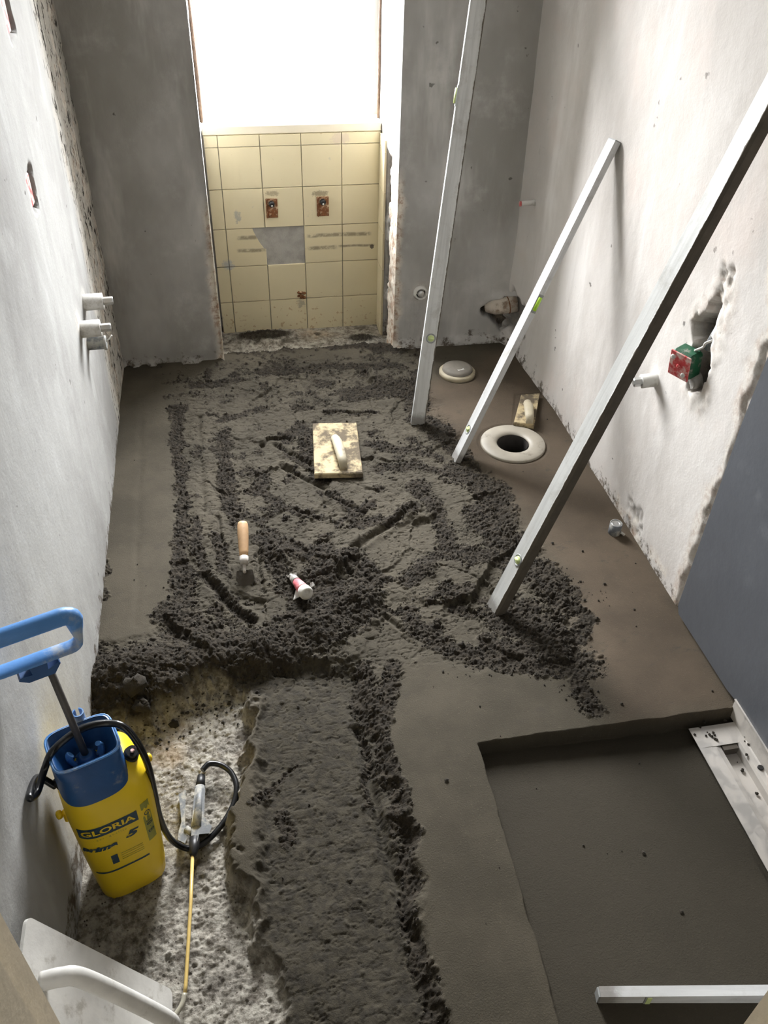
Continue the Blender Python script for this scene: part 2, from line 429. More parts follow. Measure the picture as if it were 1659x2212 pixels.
# ------------------------------------------------------------------ floor heightfield
def FP(pts, z=0.): return [tuple(at(a, b, 'z', z)[:2]) for a, b in pts]
STEP = .002
fx = np.arange(XL-.03, XR+.03+1e-6, STEP); fy = np.arange(.30, YN+.012, STEP)
X, Y = np.meshgrid(fx, fy, indexing='ij')
wx = fbm(X, Y, .05, 11, 4)*.014; wy = fbm(X, Y, .05, 21, 4)*.014
Xw, Yw = X+wx, Y+wy
wx2 = fbm(X, Y, .16, 31, 5, .6)*.07; wy2 = fbm(X, Y, .16, 41, 5, .6)*.07

def region(px, soft=.015, z=0., warp=1.0):
    return sstep(-soft, soft, poly_sd(X+wx*warp, Y+wy*warp, FP(px, z)))
def strokes(L):
    m = np.zeros_like(X)
    for pts, r in L:
        d = line_d(X+wx*1.5, Y+wy*1.5, FP(pts)); m = np.maximum(m, 1-sstep(r*.25, r*2.0, d))
    return m
# regions read off the place
CONC = region([(330, 1560), (400, 1515), (470, 1478), (545, 1500), (548, 1600), (525, 1680), (498, 1780), (515, 1900), (545, 2010), (590, 2110), (620, 2212), (640, 2400), (-400, 2600), (-400, 1560), (230, 1575)], .016, -.045, 2.2)
TROD = region([(480, 1470), (600, 1440), (770, 1440), (800, 1560), (850, 1700), (890, 1850), (910, 2000), (940, 2150), (960, 2300), (560, 2400), (560, 1500)], .02, -.02, 1.5)
MESS = region([(365, 860), (470, 790), (900, 760), (940, 860), (1020, 980), (1110, 1120), (1200, 1240), (1270, 1330), (1250, 1440), (1100, 1440), (880, 1430), (850, 1500), (760, 1450), (500, 1480), (330, 1560), (200, 1560), (200, 1400), (330, 1380), (385, 1310), (375, 1100)], .03, 0, 2)
BROWN = region([(880, 850), (1110, 740), (1250, 900), (1500, 1350), (1590, 1530), (1350, 1560), (1280, 1440), (1230, 1250), (1080, 1050), (960, 950)], .06)

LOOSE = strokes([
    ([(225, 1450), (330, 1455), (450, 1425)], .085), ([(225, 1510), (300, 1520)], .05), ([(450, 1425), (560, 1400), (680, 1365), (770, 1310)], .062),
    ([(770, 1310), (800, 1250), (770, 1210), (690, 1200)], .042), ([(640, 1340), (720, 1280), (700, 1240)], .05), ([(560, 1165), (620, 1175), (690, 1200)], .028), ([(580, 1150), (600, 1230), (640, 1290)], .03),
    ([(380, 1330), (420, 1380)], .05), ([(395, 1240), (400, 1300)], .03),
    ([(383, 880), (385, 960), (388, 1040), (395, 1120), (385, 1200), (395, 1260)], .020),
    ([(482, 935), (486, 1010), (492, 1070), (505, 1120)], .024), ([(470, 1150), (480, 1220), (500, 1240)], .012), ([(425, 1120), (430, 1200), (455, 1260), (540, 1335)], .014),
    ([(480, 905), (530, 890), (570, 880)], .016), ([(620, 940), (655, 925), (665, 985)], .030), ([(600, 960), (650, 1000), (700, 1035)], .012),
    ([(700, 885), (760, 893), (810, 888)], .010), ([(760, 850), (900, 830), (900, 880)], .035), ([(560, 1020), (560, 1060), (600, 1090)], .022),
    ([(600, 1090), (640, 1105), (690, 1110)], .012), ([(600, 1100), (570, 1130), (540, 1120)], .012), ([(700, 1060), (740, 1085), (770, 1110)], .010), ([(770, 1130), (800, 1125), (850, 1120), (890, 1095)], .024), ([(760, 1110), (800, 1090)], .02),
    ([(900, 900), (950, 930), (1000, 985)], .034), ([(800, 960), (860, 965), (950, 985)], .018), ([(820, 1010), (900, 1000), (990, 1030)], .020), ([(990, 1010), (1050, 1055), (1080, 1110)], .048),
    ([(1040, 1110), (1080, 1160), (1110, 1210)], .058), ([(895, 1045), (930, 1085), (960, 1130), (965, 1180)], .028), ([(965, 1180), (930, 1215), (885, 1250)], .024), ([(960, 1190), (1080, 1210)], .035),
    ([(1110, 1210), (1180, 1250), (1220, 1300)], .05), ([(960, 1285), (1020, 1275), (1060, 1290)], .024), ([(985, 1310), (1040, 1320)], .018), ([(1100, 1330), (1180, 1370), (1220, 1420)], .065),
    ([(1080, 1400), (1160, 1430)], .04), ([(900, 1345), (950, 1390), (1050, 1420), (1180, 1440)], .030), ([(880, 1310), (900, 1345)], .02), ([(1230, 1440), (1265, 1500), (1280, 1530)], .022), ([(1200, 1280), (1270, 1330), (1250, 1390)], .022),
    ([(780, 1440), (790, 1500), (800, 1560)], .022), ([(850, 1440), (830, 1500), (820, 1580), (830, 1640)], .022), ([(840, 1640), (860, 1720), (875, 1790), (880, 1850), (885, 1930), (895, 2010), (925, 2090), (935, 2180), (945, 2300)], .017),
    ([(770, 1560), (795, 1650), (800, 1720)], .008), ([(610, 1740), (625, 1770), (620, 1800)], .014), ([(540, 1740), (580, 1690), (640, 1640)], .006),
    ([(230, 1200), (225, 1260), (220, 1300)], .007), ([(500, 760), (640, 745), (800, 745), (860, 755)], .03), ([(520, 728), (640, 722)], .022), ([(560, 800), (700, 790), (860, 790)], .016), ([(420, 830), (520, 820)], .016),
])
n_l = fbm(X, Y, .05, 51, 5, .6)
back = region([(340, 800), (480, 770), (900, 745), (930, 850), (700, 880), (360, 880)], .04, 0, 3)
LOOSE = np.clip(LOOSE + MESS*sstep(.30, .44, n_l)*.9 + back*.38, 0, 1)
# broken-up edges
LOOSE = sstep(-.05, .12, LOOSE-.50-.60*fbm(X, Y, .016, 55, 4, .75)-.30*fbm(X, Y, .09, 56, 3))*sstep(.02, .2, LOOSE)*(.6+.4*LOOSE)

H = np.zeros_like(X)
H += fbm(X, Y, .5, 61, 3)*.0025
# troweled plates: tilted facets in the unlevelled middle
r = rng(7); nc = 150
cx = r.uniform(XL, XR, nc); cy = r.uniform(.4, 3., nc); tx = r.normal(0, .11, nc); ty = r.normal(0, .11, nc); tz = r.uniform(-.006, .006, nc)
best = np.full(X.shape, 1e9); plate = np.zeros_like(X); second = np.full(X.shape, 1e9)
for i in range(nc):
    dx, dy = X+wx2-cx[i], Y+wy2-cy[i]; d = dx*dx*1.6+dy*dy
    near = d < best; second = np.where(near, best, np.minimum(second, d)); best = np.where(near, d, best)
    plate = np.where(near, tz[i]+tx[i]*dx+ty[i]*dy, plate)
wb1 = sstep(0, .004, second-best)
H += MESS*(plate*.45*wb1 - .004)
H += TROD*(-.030 + fbm(X, Y, .12, 71, 5, .6)*.008)
H += MESS*(fbm(X, Y, .03, 75, 5, .62)*.003)
rg = 1-np.abs(fbm(X*1.5, Y*2.4, .05, 77, 4)); H -= (MESS*.9+TROD*.5)*sstep(.93, .99, rg)*.0035
# fine tears pulled by the trowel
tear = sstep(.25, .55, fbm(X*1.0, Y*2.6, .03, 81, 4)); H -= (MESS*.9+TROD*.6)*tear*.0022
# bare concrete bed
H = H*(1-CONC) + CONC*(-.060 + fbm(X, Y, .035, 91, 5, .65)*.007 + np.abs(fbm(X, Y, .014, 93, 3))*.004)
H -= CONC*sstep(.1, .5, fbm(X, Y, .012, 95, 3))*.0025
# grooves cut with the trowel
def groove(pts, r, depth, lip=.3):
    global H
    d = line_d(X+wx*.6, Y+wy*.6, FP(pts)); H -= depth*np.exp(-(d/r)**2); H += lip*depth*np.exp(-((d-r*2)/r)**2)
for g in (([(440, 1240), (490, 1300), (545, 1342)], .011, .016), ([(590, 955), (640, 985), (670, 1000)], .010, .012), ([(605, 1005), (660, 1030), (700, 1048)], .008, .010),
          ([(760, 1182), (830, 1140), (890, 1095)], .009, .012), ([(700, 1065), (745, 1088), (790, 1105)], .007, .008), ([(560, 1180), (555, 1230), (572, 1280)], .006, .008),
          ([(770, 1560), (800, 1660), (830, 1800), (870, 1930), (890, 2010)], .010, .012), ([(835, 1330), (870, 1360)], .006, .009), ([(430, 900), (432, 1000), (440, 1100)], .010, .006),
          ([(470, 1110), (480, 1170), (484, 1215)], .005, .008), ([(740, 1215), (760, 1240)], .006, .01), ([(305, 880), (300, 1100), (295, 1350)], .009, .0012), ([(1230, 1250), (1300, 1400)], .02, .002),
          ([(640, 1100), (700, 1120), (730, 1110)], .005, .006), ([(700, 888), (810, 890)], .006, .009)):
    groove(*g)
# heaps of loose mortar
def heap(px, r, h, z=0.):
    global H
    p = at(*px, 'z', z); d = np.hypot(X-p.x, Y-p.y); H += h*np.exp(-(d/r)**2)*(1+.25*n_l)
for a in (((240, 1470), .07, .045), ((330, 1450), .08, .045), ((440, 1420), .06, .03), ((560, 1395), .05, .026), ((680, 1350), .05, .022), ((770, 1290), .04, .022), ((610, 1200), .04, .016), ((730, 1220), .04, .020),
          ((1090, 1150), .05, .012), ((1160, 1270), .06, .012), ((930, 1090), .03, .012), ((920, 1230), .03, .014), ((1190, 1380), .06, .016), ((490, 1000), .03, .008), ((660, 950), .035, .012), ((870, 1110), .03, .01), ((855, 1740), .025, .012), ((890, 1950), .025, .01), ((600, 735), .05, .012), ((800, 745), .05, .008)):
    heap(*a)
# niche floor falls behind the screed edge
H += -sstep(YB+.03, YB+.12, Y+wy*2)*.06
nf = sstep(YB+.05, YB+.11, Y+wy*2)
hp_ = np.exp(-((X-.13)/.13)**2-((Y-3.20)/.045)**2)+.8*np.exp(-((X-.52)/.07)**2-((Y-3.12)/.04)**2)
CONC = np.maximum(CONC, nf*sstep(-.4, .15, n_l+.30)*(1-sstep(.3, .6, hp_))); LOOSE = np.maximum(LOOSE*(1-nf*.5), sstep(.35, .60, hp_+1.6*fbm(X, Y, .014, 57, 4, .8))*sstep(.05, .25, hp_)); H += hp_*.022
# granular clods
def granules(mask, n, rmin, rmax, seed, hf=.75):
    global H
    r = rng(seed); p = mask.ravel()/mask.sum()
    idx = r.choice(mask.size, n, p=p); ii, jj = np.unravel_index(idx, mask.shape)
    rr = rmin+(rmax-rmin)*r.random(n)**3; G = np.zeros_like(H)
    K = int(rmax/STEP)+1; el = r.uniform(.7, 1.4, n); an = r.uniform(0, math.pi, n); ca, sa = np.cos(an), np.sin(an)
    ox = r.uniform(-.5, .5, n)*STEP; oy = r.uniform(-.5, .5, n)*STEP
    for a in range(-K, K+1):
        for b in range(-K, K+1):
            dx, dy = a*STEP+ox, b*STEP+oy
            u = (dx*ca+dy*sa)*el; v = (-dx*sa+dy*ca)/el
            h = np.sqrt(np.clip(1-(u*u+v*v)/(rr*rr), 0, 1))*rr*hf
            k = h > 0; I = np.clip(ii[k]+a, 0, H.shape[0]-1); J = np.clip(jj[k]+b, 0, H.shape[1]-1)
            np.maximum.at(G, (I, J), h[k])
    H += G
L2 = np.clip(LOOSE, 0, 1)**2
H -= L2*.004
granules(L2, 42000, .002, .0085, 101, .62)
granules(L2, 40000, .002, .004, 102, .7)
pile = strokes([([(225, 1470), (330, 1460), (450, 1420), (600, 1390), (740, 1340), (790, 1250), (730, 1215), (620, 1190)], .05), ([(1180, 1260), (1200, 1400)], .03)])*L2
granules(pile, 2200, .006, .017, 104, .6)
granules(np.clip(MESS*.25+TROD*.18+CONC*.25+LOOSE*.2, 0, 1)*sstep(-.2, .4, n_l), 3000, .0025, .006, 103, .6)
H += L2*fbm(X, Y, .016, 111, 4)*.0035
# ripples pushed up in the damp mortar on the right
rip = region([(1040, 1070), (1130, 1150), (1250, 1290), (1240, 1420), (1140, 1330), (1060, 1250), (1020, 1150)], .04)
H += rip*np.sin((Y*1.0-X*.35+wx*2)*2*math.pi/.022)*.0022*sstep(-.4, .3, fbm(X, Y, .05, 121, 3))
# shower recess
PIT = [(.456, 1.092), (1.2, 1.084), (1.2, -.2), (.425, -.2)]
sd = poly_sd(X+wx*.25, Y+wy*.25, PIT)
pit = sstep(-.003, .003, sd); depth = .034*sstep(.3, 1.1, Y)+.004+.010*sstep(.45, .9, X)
LOOSE *= (1-pit); CONC *= (1-pit); TROD *= 1-pit; MESS *= 1-pit
H = H*(1-pit*.85) - pit*depth
kk = sstep(.945, .955, X)*(Y < 1.085); H = H*(1-kk)+np.minimum(H, -.036)*kk
# drain hole and where set-in things sit flat
def flatten(c, r, z=0., s=.012):
    global H, LOOSE
    d = np.hypot(X-c[0], Y-c[1]); k = 1-sstep(r, r+s, d); H = H*(1-k)+z*k; LOOSE = LOOSE*(1-k)
flatten((.885, 2.222), .112, -.003); flatten((.815, 2.70), .07, -.002); flatten((1.04, 1.735), .03, 0)
d = np.hypot(X-.885, Y-2.222); H -= (1-sstep(.050, .054, d))*.16
tr = poly_sd(X, Y, [(.975, 1.06), (1.085, 1.06), (1.085, .3), (.975, .3)]); H = np.where(tr > 0, np.minimum(H, -.075), H)
# keep the mortar under flat-lying tools level
def bed(P, z, soft=.01):
    global H
    k = sstep(-soft, 0, poly_sd(X, Y, P)); H = H*(1-k)+np.minimum(H, z)*k
bed([(.235, 2.445), (.392, 2.432), (.366, 2.112), (.210, 2.122)], .002)
bed([(.92, 2.335), (1.0, 2.32), (1.08, 2.51), (.99, 2.52)], -.002)
bed([(-.40, .87), (-.22, .87), (-.22, 1.04), (-.40, 1.04)], -.060)

co = np.stack([X, Y, H], -1)
floor = grid_mesh('floor', co, len(fx), len(fy), M_floor, {'loose': LOOSE, 'conc': CONC, 'brown': BROWN*(1-pit), 'pit_shade': pit, 'trod': np.clip(TROD+MESS*.25, 0, 1)})
tag(floor, kind='structure')
def ground(x, y):
    i = int(np.clip((x-fx[0])/STEP, 0, len(fx)-1)); j = int(np.clip((y-fy[0])/STEP, 0, len(fy)-1)); return float(H[i, j])

# ------------------------------------------------------------------ walls
def box_shell(x0, x1, y0, y1, z0, z1):
    vs = [(x, y, z) for x in (x0, x1) for y in (y0, y1) for z in (z0, z1)]
    return vs, [(0, 1, 3, 2), (4, 6, 7, 5), (0, 4, 5, 1), (2, 3, 7, 6), (0, 2, 6, 4), (1, 5, 7, 3)]
ZB = -.16
def wgrid(u0, u1, v0, v1, st):
    u = np.linspace(u0, u1, int(round((u1-u0)/st))+1); v = np.linspace(v0, v1, int(round((v1-v0)/st))+1)
    return np.meshgrid(u, v, indexing='ij')
def ragged(U, V, P, soft, amp, seed):
    a = fbm(U, V, .03, seed, 4)*amp; b = fbm(U, V, .03, seed+9, 4)*amp
    return sstep(-soft, soft, poly_sd(U+a, V+b, P))

# left wall (x = XL, faces +x); u = y, v = z
U, V = wgrid(-1.2, YB+.02, ZB, CEIL, .008)
D = fbm(U, V, .5, 201, 3)*.003 + fbm(U, V, .07, 205, 3)*.0008
strip = sstep(2.52, 2.64, U+fbm(U, V, .12, 211, 3)*.06)
D -= strip*(.004+.004*sstep(0, .5, fbm(U, V, .03, 215, 4))); raw = np.zeros_like(U); chip = strip*sstep(.1, .4, fbm(U, V, .05, 219, 3))*.5
for P in ([(2.035, .99), (2.06, .985), (2.045, .905), (1.985, .905), (1.975, .985)], [(2.215, 1.30), (2.225, 1.225), (2.15, 1.22), (2.14, 1.30)]):
    k = ragged(U, V, P, .003, .008, 231); D -= k*.03; raw = np.maximum(raw, k*.9)
for (yc, zc) in ((2.36, .52), (2.20, .53), (2.27, .44)):
    k = np.exp(-(np.hypot(U-yc, V-zc)/.028)**2); D += k*.003; chip = np.maximum(chip, k*.5)
nu, nv = U.shape
wl = grid_mesh('wall_left', np.stack([XL+D, U, V], -1), nu, nv, M_left, {'raw': raw, 'chip': chip}, flip=True,
               extra=box_shell(XL-.15, XL-.045, -1.2, YB+.02, ZB, CEIL)); tag(wl, kind='structure')

# right wall (faces -x)
U, V = wgrid(-1.2, YB+.02, ZB, CEIL, .007)
D = fbm(U, V, .45, 301, 3)*.004 + fbm(U, V, .06, 305, 3)*.001
# rounded inside corner and bulging foot at the back
D += .035*sstep(2.80, 2.95, U)**2; D += .02*np.exp(-((V)/.05)**2)*sstep(2.3, 2.8, U)
raw = np.zeros_like(U); chip = np.zeros_like(U)
hole = ragged(U, V, [(1.680, .640), (1.705, .675), (1.682, .70), (1.665, .725), (1.640, .775), (1.620, .765), (1.612, .69), (1.595, .62), (1.602, .550), (1.650, .535)], .004, .014, 311)
D -= hole*.055; raw = np.maximum(raw, hole)
rim = ragged(U, V, [(1.70, .64), (1.72, .70), (1.64, .86), (1.57, .84), (1.56, .50), (1.66, .50)], .02, .03, 313)-hole
chip = np.maximum(chip, np.clip(rim, 0, 1)*.25); D += np.clip(rim, 0, 1)*.004*np.clip(fbm(U, V, .02, 315, 3)+.3, 0, 1)
up = ragged(U, V, [(1.655, .75), (1.60, .76), (1.60, .86), (1.645, .85)], .008, .02, 317)*sstep(-.1, .2, fbm(U, V, .015, 318, 3)); raw = np.maximum(raw, up*.8); D -= up*.006
# plaster breaks off in a ragged edge before the board
brk = sstep(-.004, .004, 1.425+fbm(U, V, .09, 321, 4)*.035-U)*(V < 1.0); D -= brk*.008; chip = np.maximum(chip, sstep(-.02, .004, 1.450+fbm(U, V, .09, 321, 4)*.05-U)*.38)
low = sstep(.09, 0, V+fbm(U, V, .05, 325, 4)*.05)*sstep(2.05, 1.75, U); chip = np.maximum(chip, low*.6*sstep(0, .3, fbm(U, V, .04, 327, 3))); 
for (yc, zc) in ((1.80, .47), (2.84, .58)):
    k = np.exp(-(np.hypot(U-yc, V-zc)/.026)**2); D += k*.005
k = ragged(U, V, [(1.80, .10), (1.70, .09), (1.66, .02), (1.78, .01)], .01, .03, 329)*sstep(-.1, .3, fbm(U, V, .02, 331, 3)); raw = np.maximum(raw, k*.6); D -= k*.005
k = ragged(U, V, [(2.90, .22), (2.78, .17), (2.80, .06), (2.95, .05)], .01, .03, 333); raw = np.maximum(raw, k*.7); D -= k*.02
wr_ = grid_mesh('wall_right', np.stack([XR-D, U, V], -1), U.shape[0], U.shape[1], M_right, {'raw': raw, 'chip': chip}, flip=False,
                extra=box_shell(XR+.062, XR+.15, -1.2, YB+.02, ZB, CEIL)); tag(wr_, kind='structure')

# back wall: two piers, lintel, apron; piers are height fields with reveals
def join_grids(name, parts, mat):
    """parts: list of (co(nu,nv,3), raw, chip, flip)"""
    Vs, Qs, R_, C_ = [], [], [], []; n = 0
    for co, raw, chip, flip in parts:
        nu, nv = co.shape[:2]; i = np.arange(nu*nv).reshape(nu, nv)+n
        q = np.stack([i[:-1, :-1], i[1:, :-1], i[1:, 1:], i[:-1, 1:]], -1).reshape(-1, 4)
        Qs.append(q[:, ::-1] if flip else q); Vs.append(co.reshape(-1, 3)); R_.append(raw.ravel()); C_.append(chip.ravel()); n += nu*nv
    V = np.vstack(Vs).astype(np.float32); q = np.vstack(Qs)
    me = bpy.data.meshes.new(name); me.vertices.add(len(V)); me.vertices.foreach_set('co', V.ravel())
    me.loops.add(q.size); me.loops.foreach_set('vertex_index', q.ravel().astype(np.int32))
    me.polygons.add(len(q)); me.polygons.foreach_set('loop_start', (np.arange(len(q))*4).astype(np.int32)); me.polygons.foreach_set('use_smooth', np.full(len(q), True))
    me.materials.append(mat)
    for k, A in (('raw', np.concatenate(R_)), ('chip', np.concatenate(C_))):
        a = me.attributes.new(k, 'FLOAT', 'POINT'); a.data.foreach_set('value', A.astype(np.float32))
    me.update(); me.validate(); o = bpy.data.objects.new(name, me); col.objects.link(o); return o
parts = []
YO = YN+.16      # outer face
# left pier front (u=x, v=z), edge retreats raggedly at the niche side
U, V = wgrid(XL-.02, WL, ZB, CEIL, .007)
D = fbm(U, V, .4, 401, 3)*.004+fbm(U, V, .06, 405, 3)*.0008
ed = sstep(.030, .0, (WL-U)+fbm(U, V, .05, 411, 4)*.018-.006)*sstep(.62, .50, V); D -= ed*.012
D += .02*sstep(.02, 0, V)*sstep(-.1, .4, fbm(U, V, .03, 415, 3))
parts.append((np.stack([U, YB-D, V], -1), np.zeros_like(U), ed, False))
# left reveal (x=WL, faces +x): u = y
U, V = wgrid(YB+.0, YO, ZB, CEIL, .008)
D = fbm(U, V, .05, 421, 4)*.004*(V < .75); c_ = sstep(3.06, 3.0, U)*sstep(.66, .55, V)
r_ = sstep(.35, .5, fbm(U, V, .04, 425, 3))*c_*.7
parts.append((np.stack([WL-.002-D*.5*(U > YB+.01), U, V], -1), r_, c_, True))
# right pier front
U, V = wgrid(WR, XR+.03, ZB, CEIL, .006)
D = fbm(U, V, .4, 431, 3)*.004+fbm(U, V, .06, 435, 3)*.0008
ed = sstep(.030, .0, (U-WR)+fbm(U, V, .05, 441, 4)*.016-.004)*sstep(.70, .60, V); D -= ed*.010
raw = np.zeros_like(U)
hole = ragged(U, V, [(.955, .145), (1.00, .175), (1.10, .18), (1.15, .05), (1.05, .045), (1.015, .085), (.985, .10)], .006, .016, 443); D -= hole*.05; raw = np.maximum(raw, hole)
D += .018*np.exp(-((U-1.03)/.05)**2-((V-.185)/.02)**2)
D += .025*sstep(1.04, 1.10, U)**2
k = np.exp(-(np.hypot(U-.713, V-.224)/.03)**2); D += k*.006
D += .018*sstep(.035, 0, V+fbm(U, V, .04, 447, 3)*.02)
parts.append((np.stack([U, YB-D, V], -1), raw, np.maximum(ed, k*.5), False))
# right reveal (x=WR faces -x)
U, V = wgrid(YB, YO, ZB, CEIL, .006)
lowm = sstep(.70, .64, V+fbm(U, V, .05, 461, 3)*.02)
slot = sstep(3.055, 3.075, U+fbm(U, V, .03, 451, 4)*.03)*sstep(3.155, 3.14, U)*lowm
D = -slot*.030+fbm(U, V, .03, 455, 4)*.005*lowm
lump = slot*sstep(.25, .45, fbm(U, V, .06, 457, 3)); D += lump*.022
c_ = sstep(3.09, 3.06, U)*lowm; r_ = slot*(1-lump*.7)
parts.append((np.stack([WR-D*(U > YB+.008), U, V], -1), r_, c_, False))
# apron behind the tiles, lintel front and soffit
U, V = wgrid(WL-.02, WR+.04, ZB, SILL-.03, .02); parts.append((np.stack([U, U*0+YN+.012, V], -1), U*0, U*0, False))
U, V = wgrid(WL-.01, WR+.01, HEAD, CEIL, .05); parts.append((np.stack([U, U*0+YB, V], -1), U*0, U*0, False))
U, V = wgrid(WL-.01, WR+.01, YB, YO, .05); parts.append((np.stack([U, V, U*0+HEAD], -1), U*0, U*0, True))
for (a, b) in ((XL-.15, WL-.01), (WR+.05, XR+.15)):
    ev, ef = box_shell(a, b, YB+.07, YO, ZB, CEIL); 
    for f in ef:
        q = np.array([ev[i] for i in f]); g = np.stack([np.stack([q[0], q[3]]), np.stack([q[1], q[2]])]); z = np.zeros((2, 2)); parts.append((g, z, z, False))
for bx in ((WL-.02, WR+.06, YN+.02, YO, ZB, SILL-.035), (WL-.02, WR+.06, YB+.02, YO, HEAD+.01, CEIL)):
    ev, ef = box_shell(*bx)
    for f in ef:
        q = np.array([ev[i] for i in f]); g = np.stack([np.stack([q[0], q[3]]), np.stack([q[1], q[2]])]); z = np.zeros((2, 2)); parts.append((g, z, z, False))
wb_ = join_grids('wall_back', parts, M_back); tag(wb_, kind='structure')

# ceiling, hall behind the doorway, front wall with door opening
JL, JR = -.2117, .5775
def struct_box(name, boxes, mat):
    m = MB()
    for (x0, x1, y0, y1, z0, z1) in boxes: m.box(((x0+x1)/2, (y0+y1)/2, (z0+z1)/2), (x1-x0, y1-y0, z1-z0))
    return tag(m.build(name, mat), kind='structure')
struct_box('ceiling', [(XL-.15, XR+.15, -1.2, YO, CEIL, CEIL+.1)], M_ceil)
struct_box('wall_front', [(XL-.01, JL-.05, YF-.14, YF-.004, ZB, CEIL), (JR+.05, XR+.01, YF-.14, YF-.004, ZB, CEIL), (JL-.05, JR+.05, YF-.14, YF-.004, 2.05, CEIL)], M_ceil)
M_hall = simple('dark_hall_wall', lin(96, 90, 82), .9)  # unseen hall, coloured dark to cut the fill light near the doorway
struct_box('wall_hall', [(XL-.15, XR+.15, -1.3, -1.2, ZB, CEIL)], M_hall)
struct_box('floor_hall', [(XL-.15, XR+.15, -1.3, .30, ZB-.02, -.03)], M_hall)

# cream steel door frame the picture is taken through
df = empty('door_1', (0, YF, 0)); tag(df, kind='structure')
for sgn, xj, nm in ((-1, JL, 'jamb'), (1, JR, 'jamb')):
    prof = [(xj, YF), (xj, YF-.045), (xj-sgn*.016, YF-.052), (xj-sgn*.018, YF-.155), (xj+sgn*.045, YF-.155), (xj+sgn*.045, YF+.0)]
    m = MB(); m.rings([[Vector((x, y-YF, z)) for x, y in prof] for z in (-.04, 2.05)], smooth=False); m.build(nm, M_cream, df)
m = MB(); m.box(((JL+JR)/2, -.075, 2.07), (JR-JL+.08, .15, .05)); m.build('head', M_cream, df)

# ------------------------------------------------------------------ niche tiles
def tiles():
    m = MB(); T = .1492; xs = [WL+.004, .0171, .1663, .3155, .4648, WR-.003]; zs = [.7145, .6739, .5247, .3755, .2262, .0770, -.0722]
    g = .0012; th = .009
    def prism(P):   # P in (x,z)
        n = len(P); c = Vector((sum(p[0] for p in P)/n, 0, sum(p[1] for p in P)/n))
        f = [Vector((p[0], YN, p[1])) for p in P]; fb = [Vector((c.x+(v.x-c.x)*.985, YN-.0016, c.z+(v.z-c.z)*.985)) for v in f]
        b = [v+Vector((0, th, 0)) for v in f]; m.rings([b, f, fb], cap0=True, cap1=True, smooth=False)
    for i in range(5):
        for j in range(6):
            x0, x1, z1, z0 = xs[i]+g, xs[i+1]-g, zs[j]-g, zs[j+1]+g
            if i == 2 and j == 3: continue
            if i == 1 and j == 3: P = [(x0, z0), (x1, z0), (x1, z0+.063), (x1-.008, z0+.066), (x1-.026, z0+.095), (x1-.040, z0+.125), (x1-.048, z1), (x0, z1)]
            else: P = [(x0, z0), (x1, z0), (x1, z1), (x0, z1)]
            prism(P)
    # side tiles on the right reveal
    for j in range(6):
        z1, z0 = zs[j]-g-.004, zs[j+1]+g-.004; m.box((WR-.004, YN-.052, (z0+z1)/2), (.008, .098, z1-z0))
    o = m.build('wall_niche', M_tile); return tag(o, kind='structure')
tiles()
m = MB(); m.box((.29, YN+.0105, .28), (.64, .012, .86)); tag(m.build('trim_adhesive', M_grout), kind='structure')

# rusty bracket remains and the plugged hole in the tiles
def bracket(x, z, w, h, label):
    b = empty('rusty_bracket', (x, YN-.002, z), 0, label, 'bracket', 'rusty radiator bracket stumps on the tiles')
    m = MB(); m.box((0, -.002, 0), (w, .004, h), bev=.001); m.box((-w*.4, -.004, 0), (.003, .008, h)); m.build('plate', M_rust, b)
    m = MB(); m.lathe([(.011, 0), (.011, .010), (.006, .014)], (0, -.004, h*.25), 16, Matrix.Rotation(math.radians(90), 3, 'X')); m.build('bolt_hole', M_dark, b)
    m = MB(); m.lathe([(.0035, 0), (.0035, .004), (.002, .006)], (0, -.016, h*.19), 12, Matrix.Rotation(math.radians(90), 3, 'X')); m.build('bolt', M_white_pl, b)
pL, pR = at(587, 449, 'y', YN), at(697, 445, 'y', YN)
bracket(pL.x, pL.z, .044, .072, 'rusty metal bracket stump on the cream tiles, the left one, directly above the missing tile')
bracket(pR.x, pR.z, .046, .074, 'rusty metal bracket stump on the cream tiles, the right one with more flaking white')
p = at(652, 637, 'y', YN); m = MB(); r = rng(5)
for k in range(16): m.lathe([(.001, -.006), (.008, 0), (.001, .006)], (p.x+r.uniform(-.014, .014), YN-.002, p.z+r.uniform(-.012, .012)), 7)
tag(m.build('pipe_hole_filling', M_rust), 'small square of crumbly rusty filling low in the middle of the cream tiles', 'wall filling')

# ------------------------------------------------------------------ window
wnd = empty('window_1', ((WL+WR)/2, YN, SILL)); tag(wnd, kind='structure'); cxw = (WL+WR)/2; wW = WR-WL
m = MB(); m.box((0, .05, -.0155), (wW-.004, .100, .031), bev=.003); m.build('window_sill', M_sill, wnd)
m = MB(); hh = HEAD-SILL
m.box((-wW/2+.025, .13, hh/2), (.05, .06, hh)); m.box((wW/2-.025, .13, hh/2), (.05, .06, hh)); m.box((0, .13, .02), (wW-.1, .06, .04)); m.box((0, .13, hh-.025), (wW-.1, .06, .05))
m.build('window_frame', M_frame, wnd)
m = MB(); m.box((0, .135, hh/2), (wW-.1, .006, hh-.09)); m.build('pane', M_glass, wnd)
for sg in (-1, 1):
    m = MB(); xx = sg*(wW/2-.004)
    m.tube([(xx, .055, .0), (xx+.001, .052, .15), (xx-.001*sg, .055, .3), (xx, .053, .42)], [.006, .008, .006, .004], 8); m.build('joint_filler', M_brown, wnd)

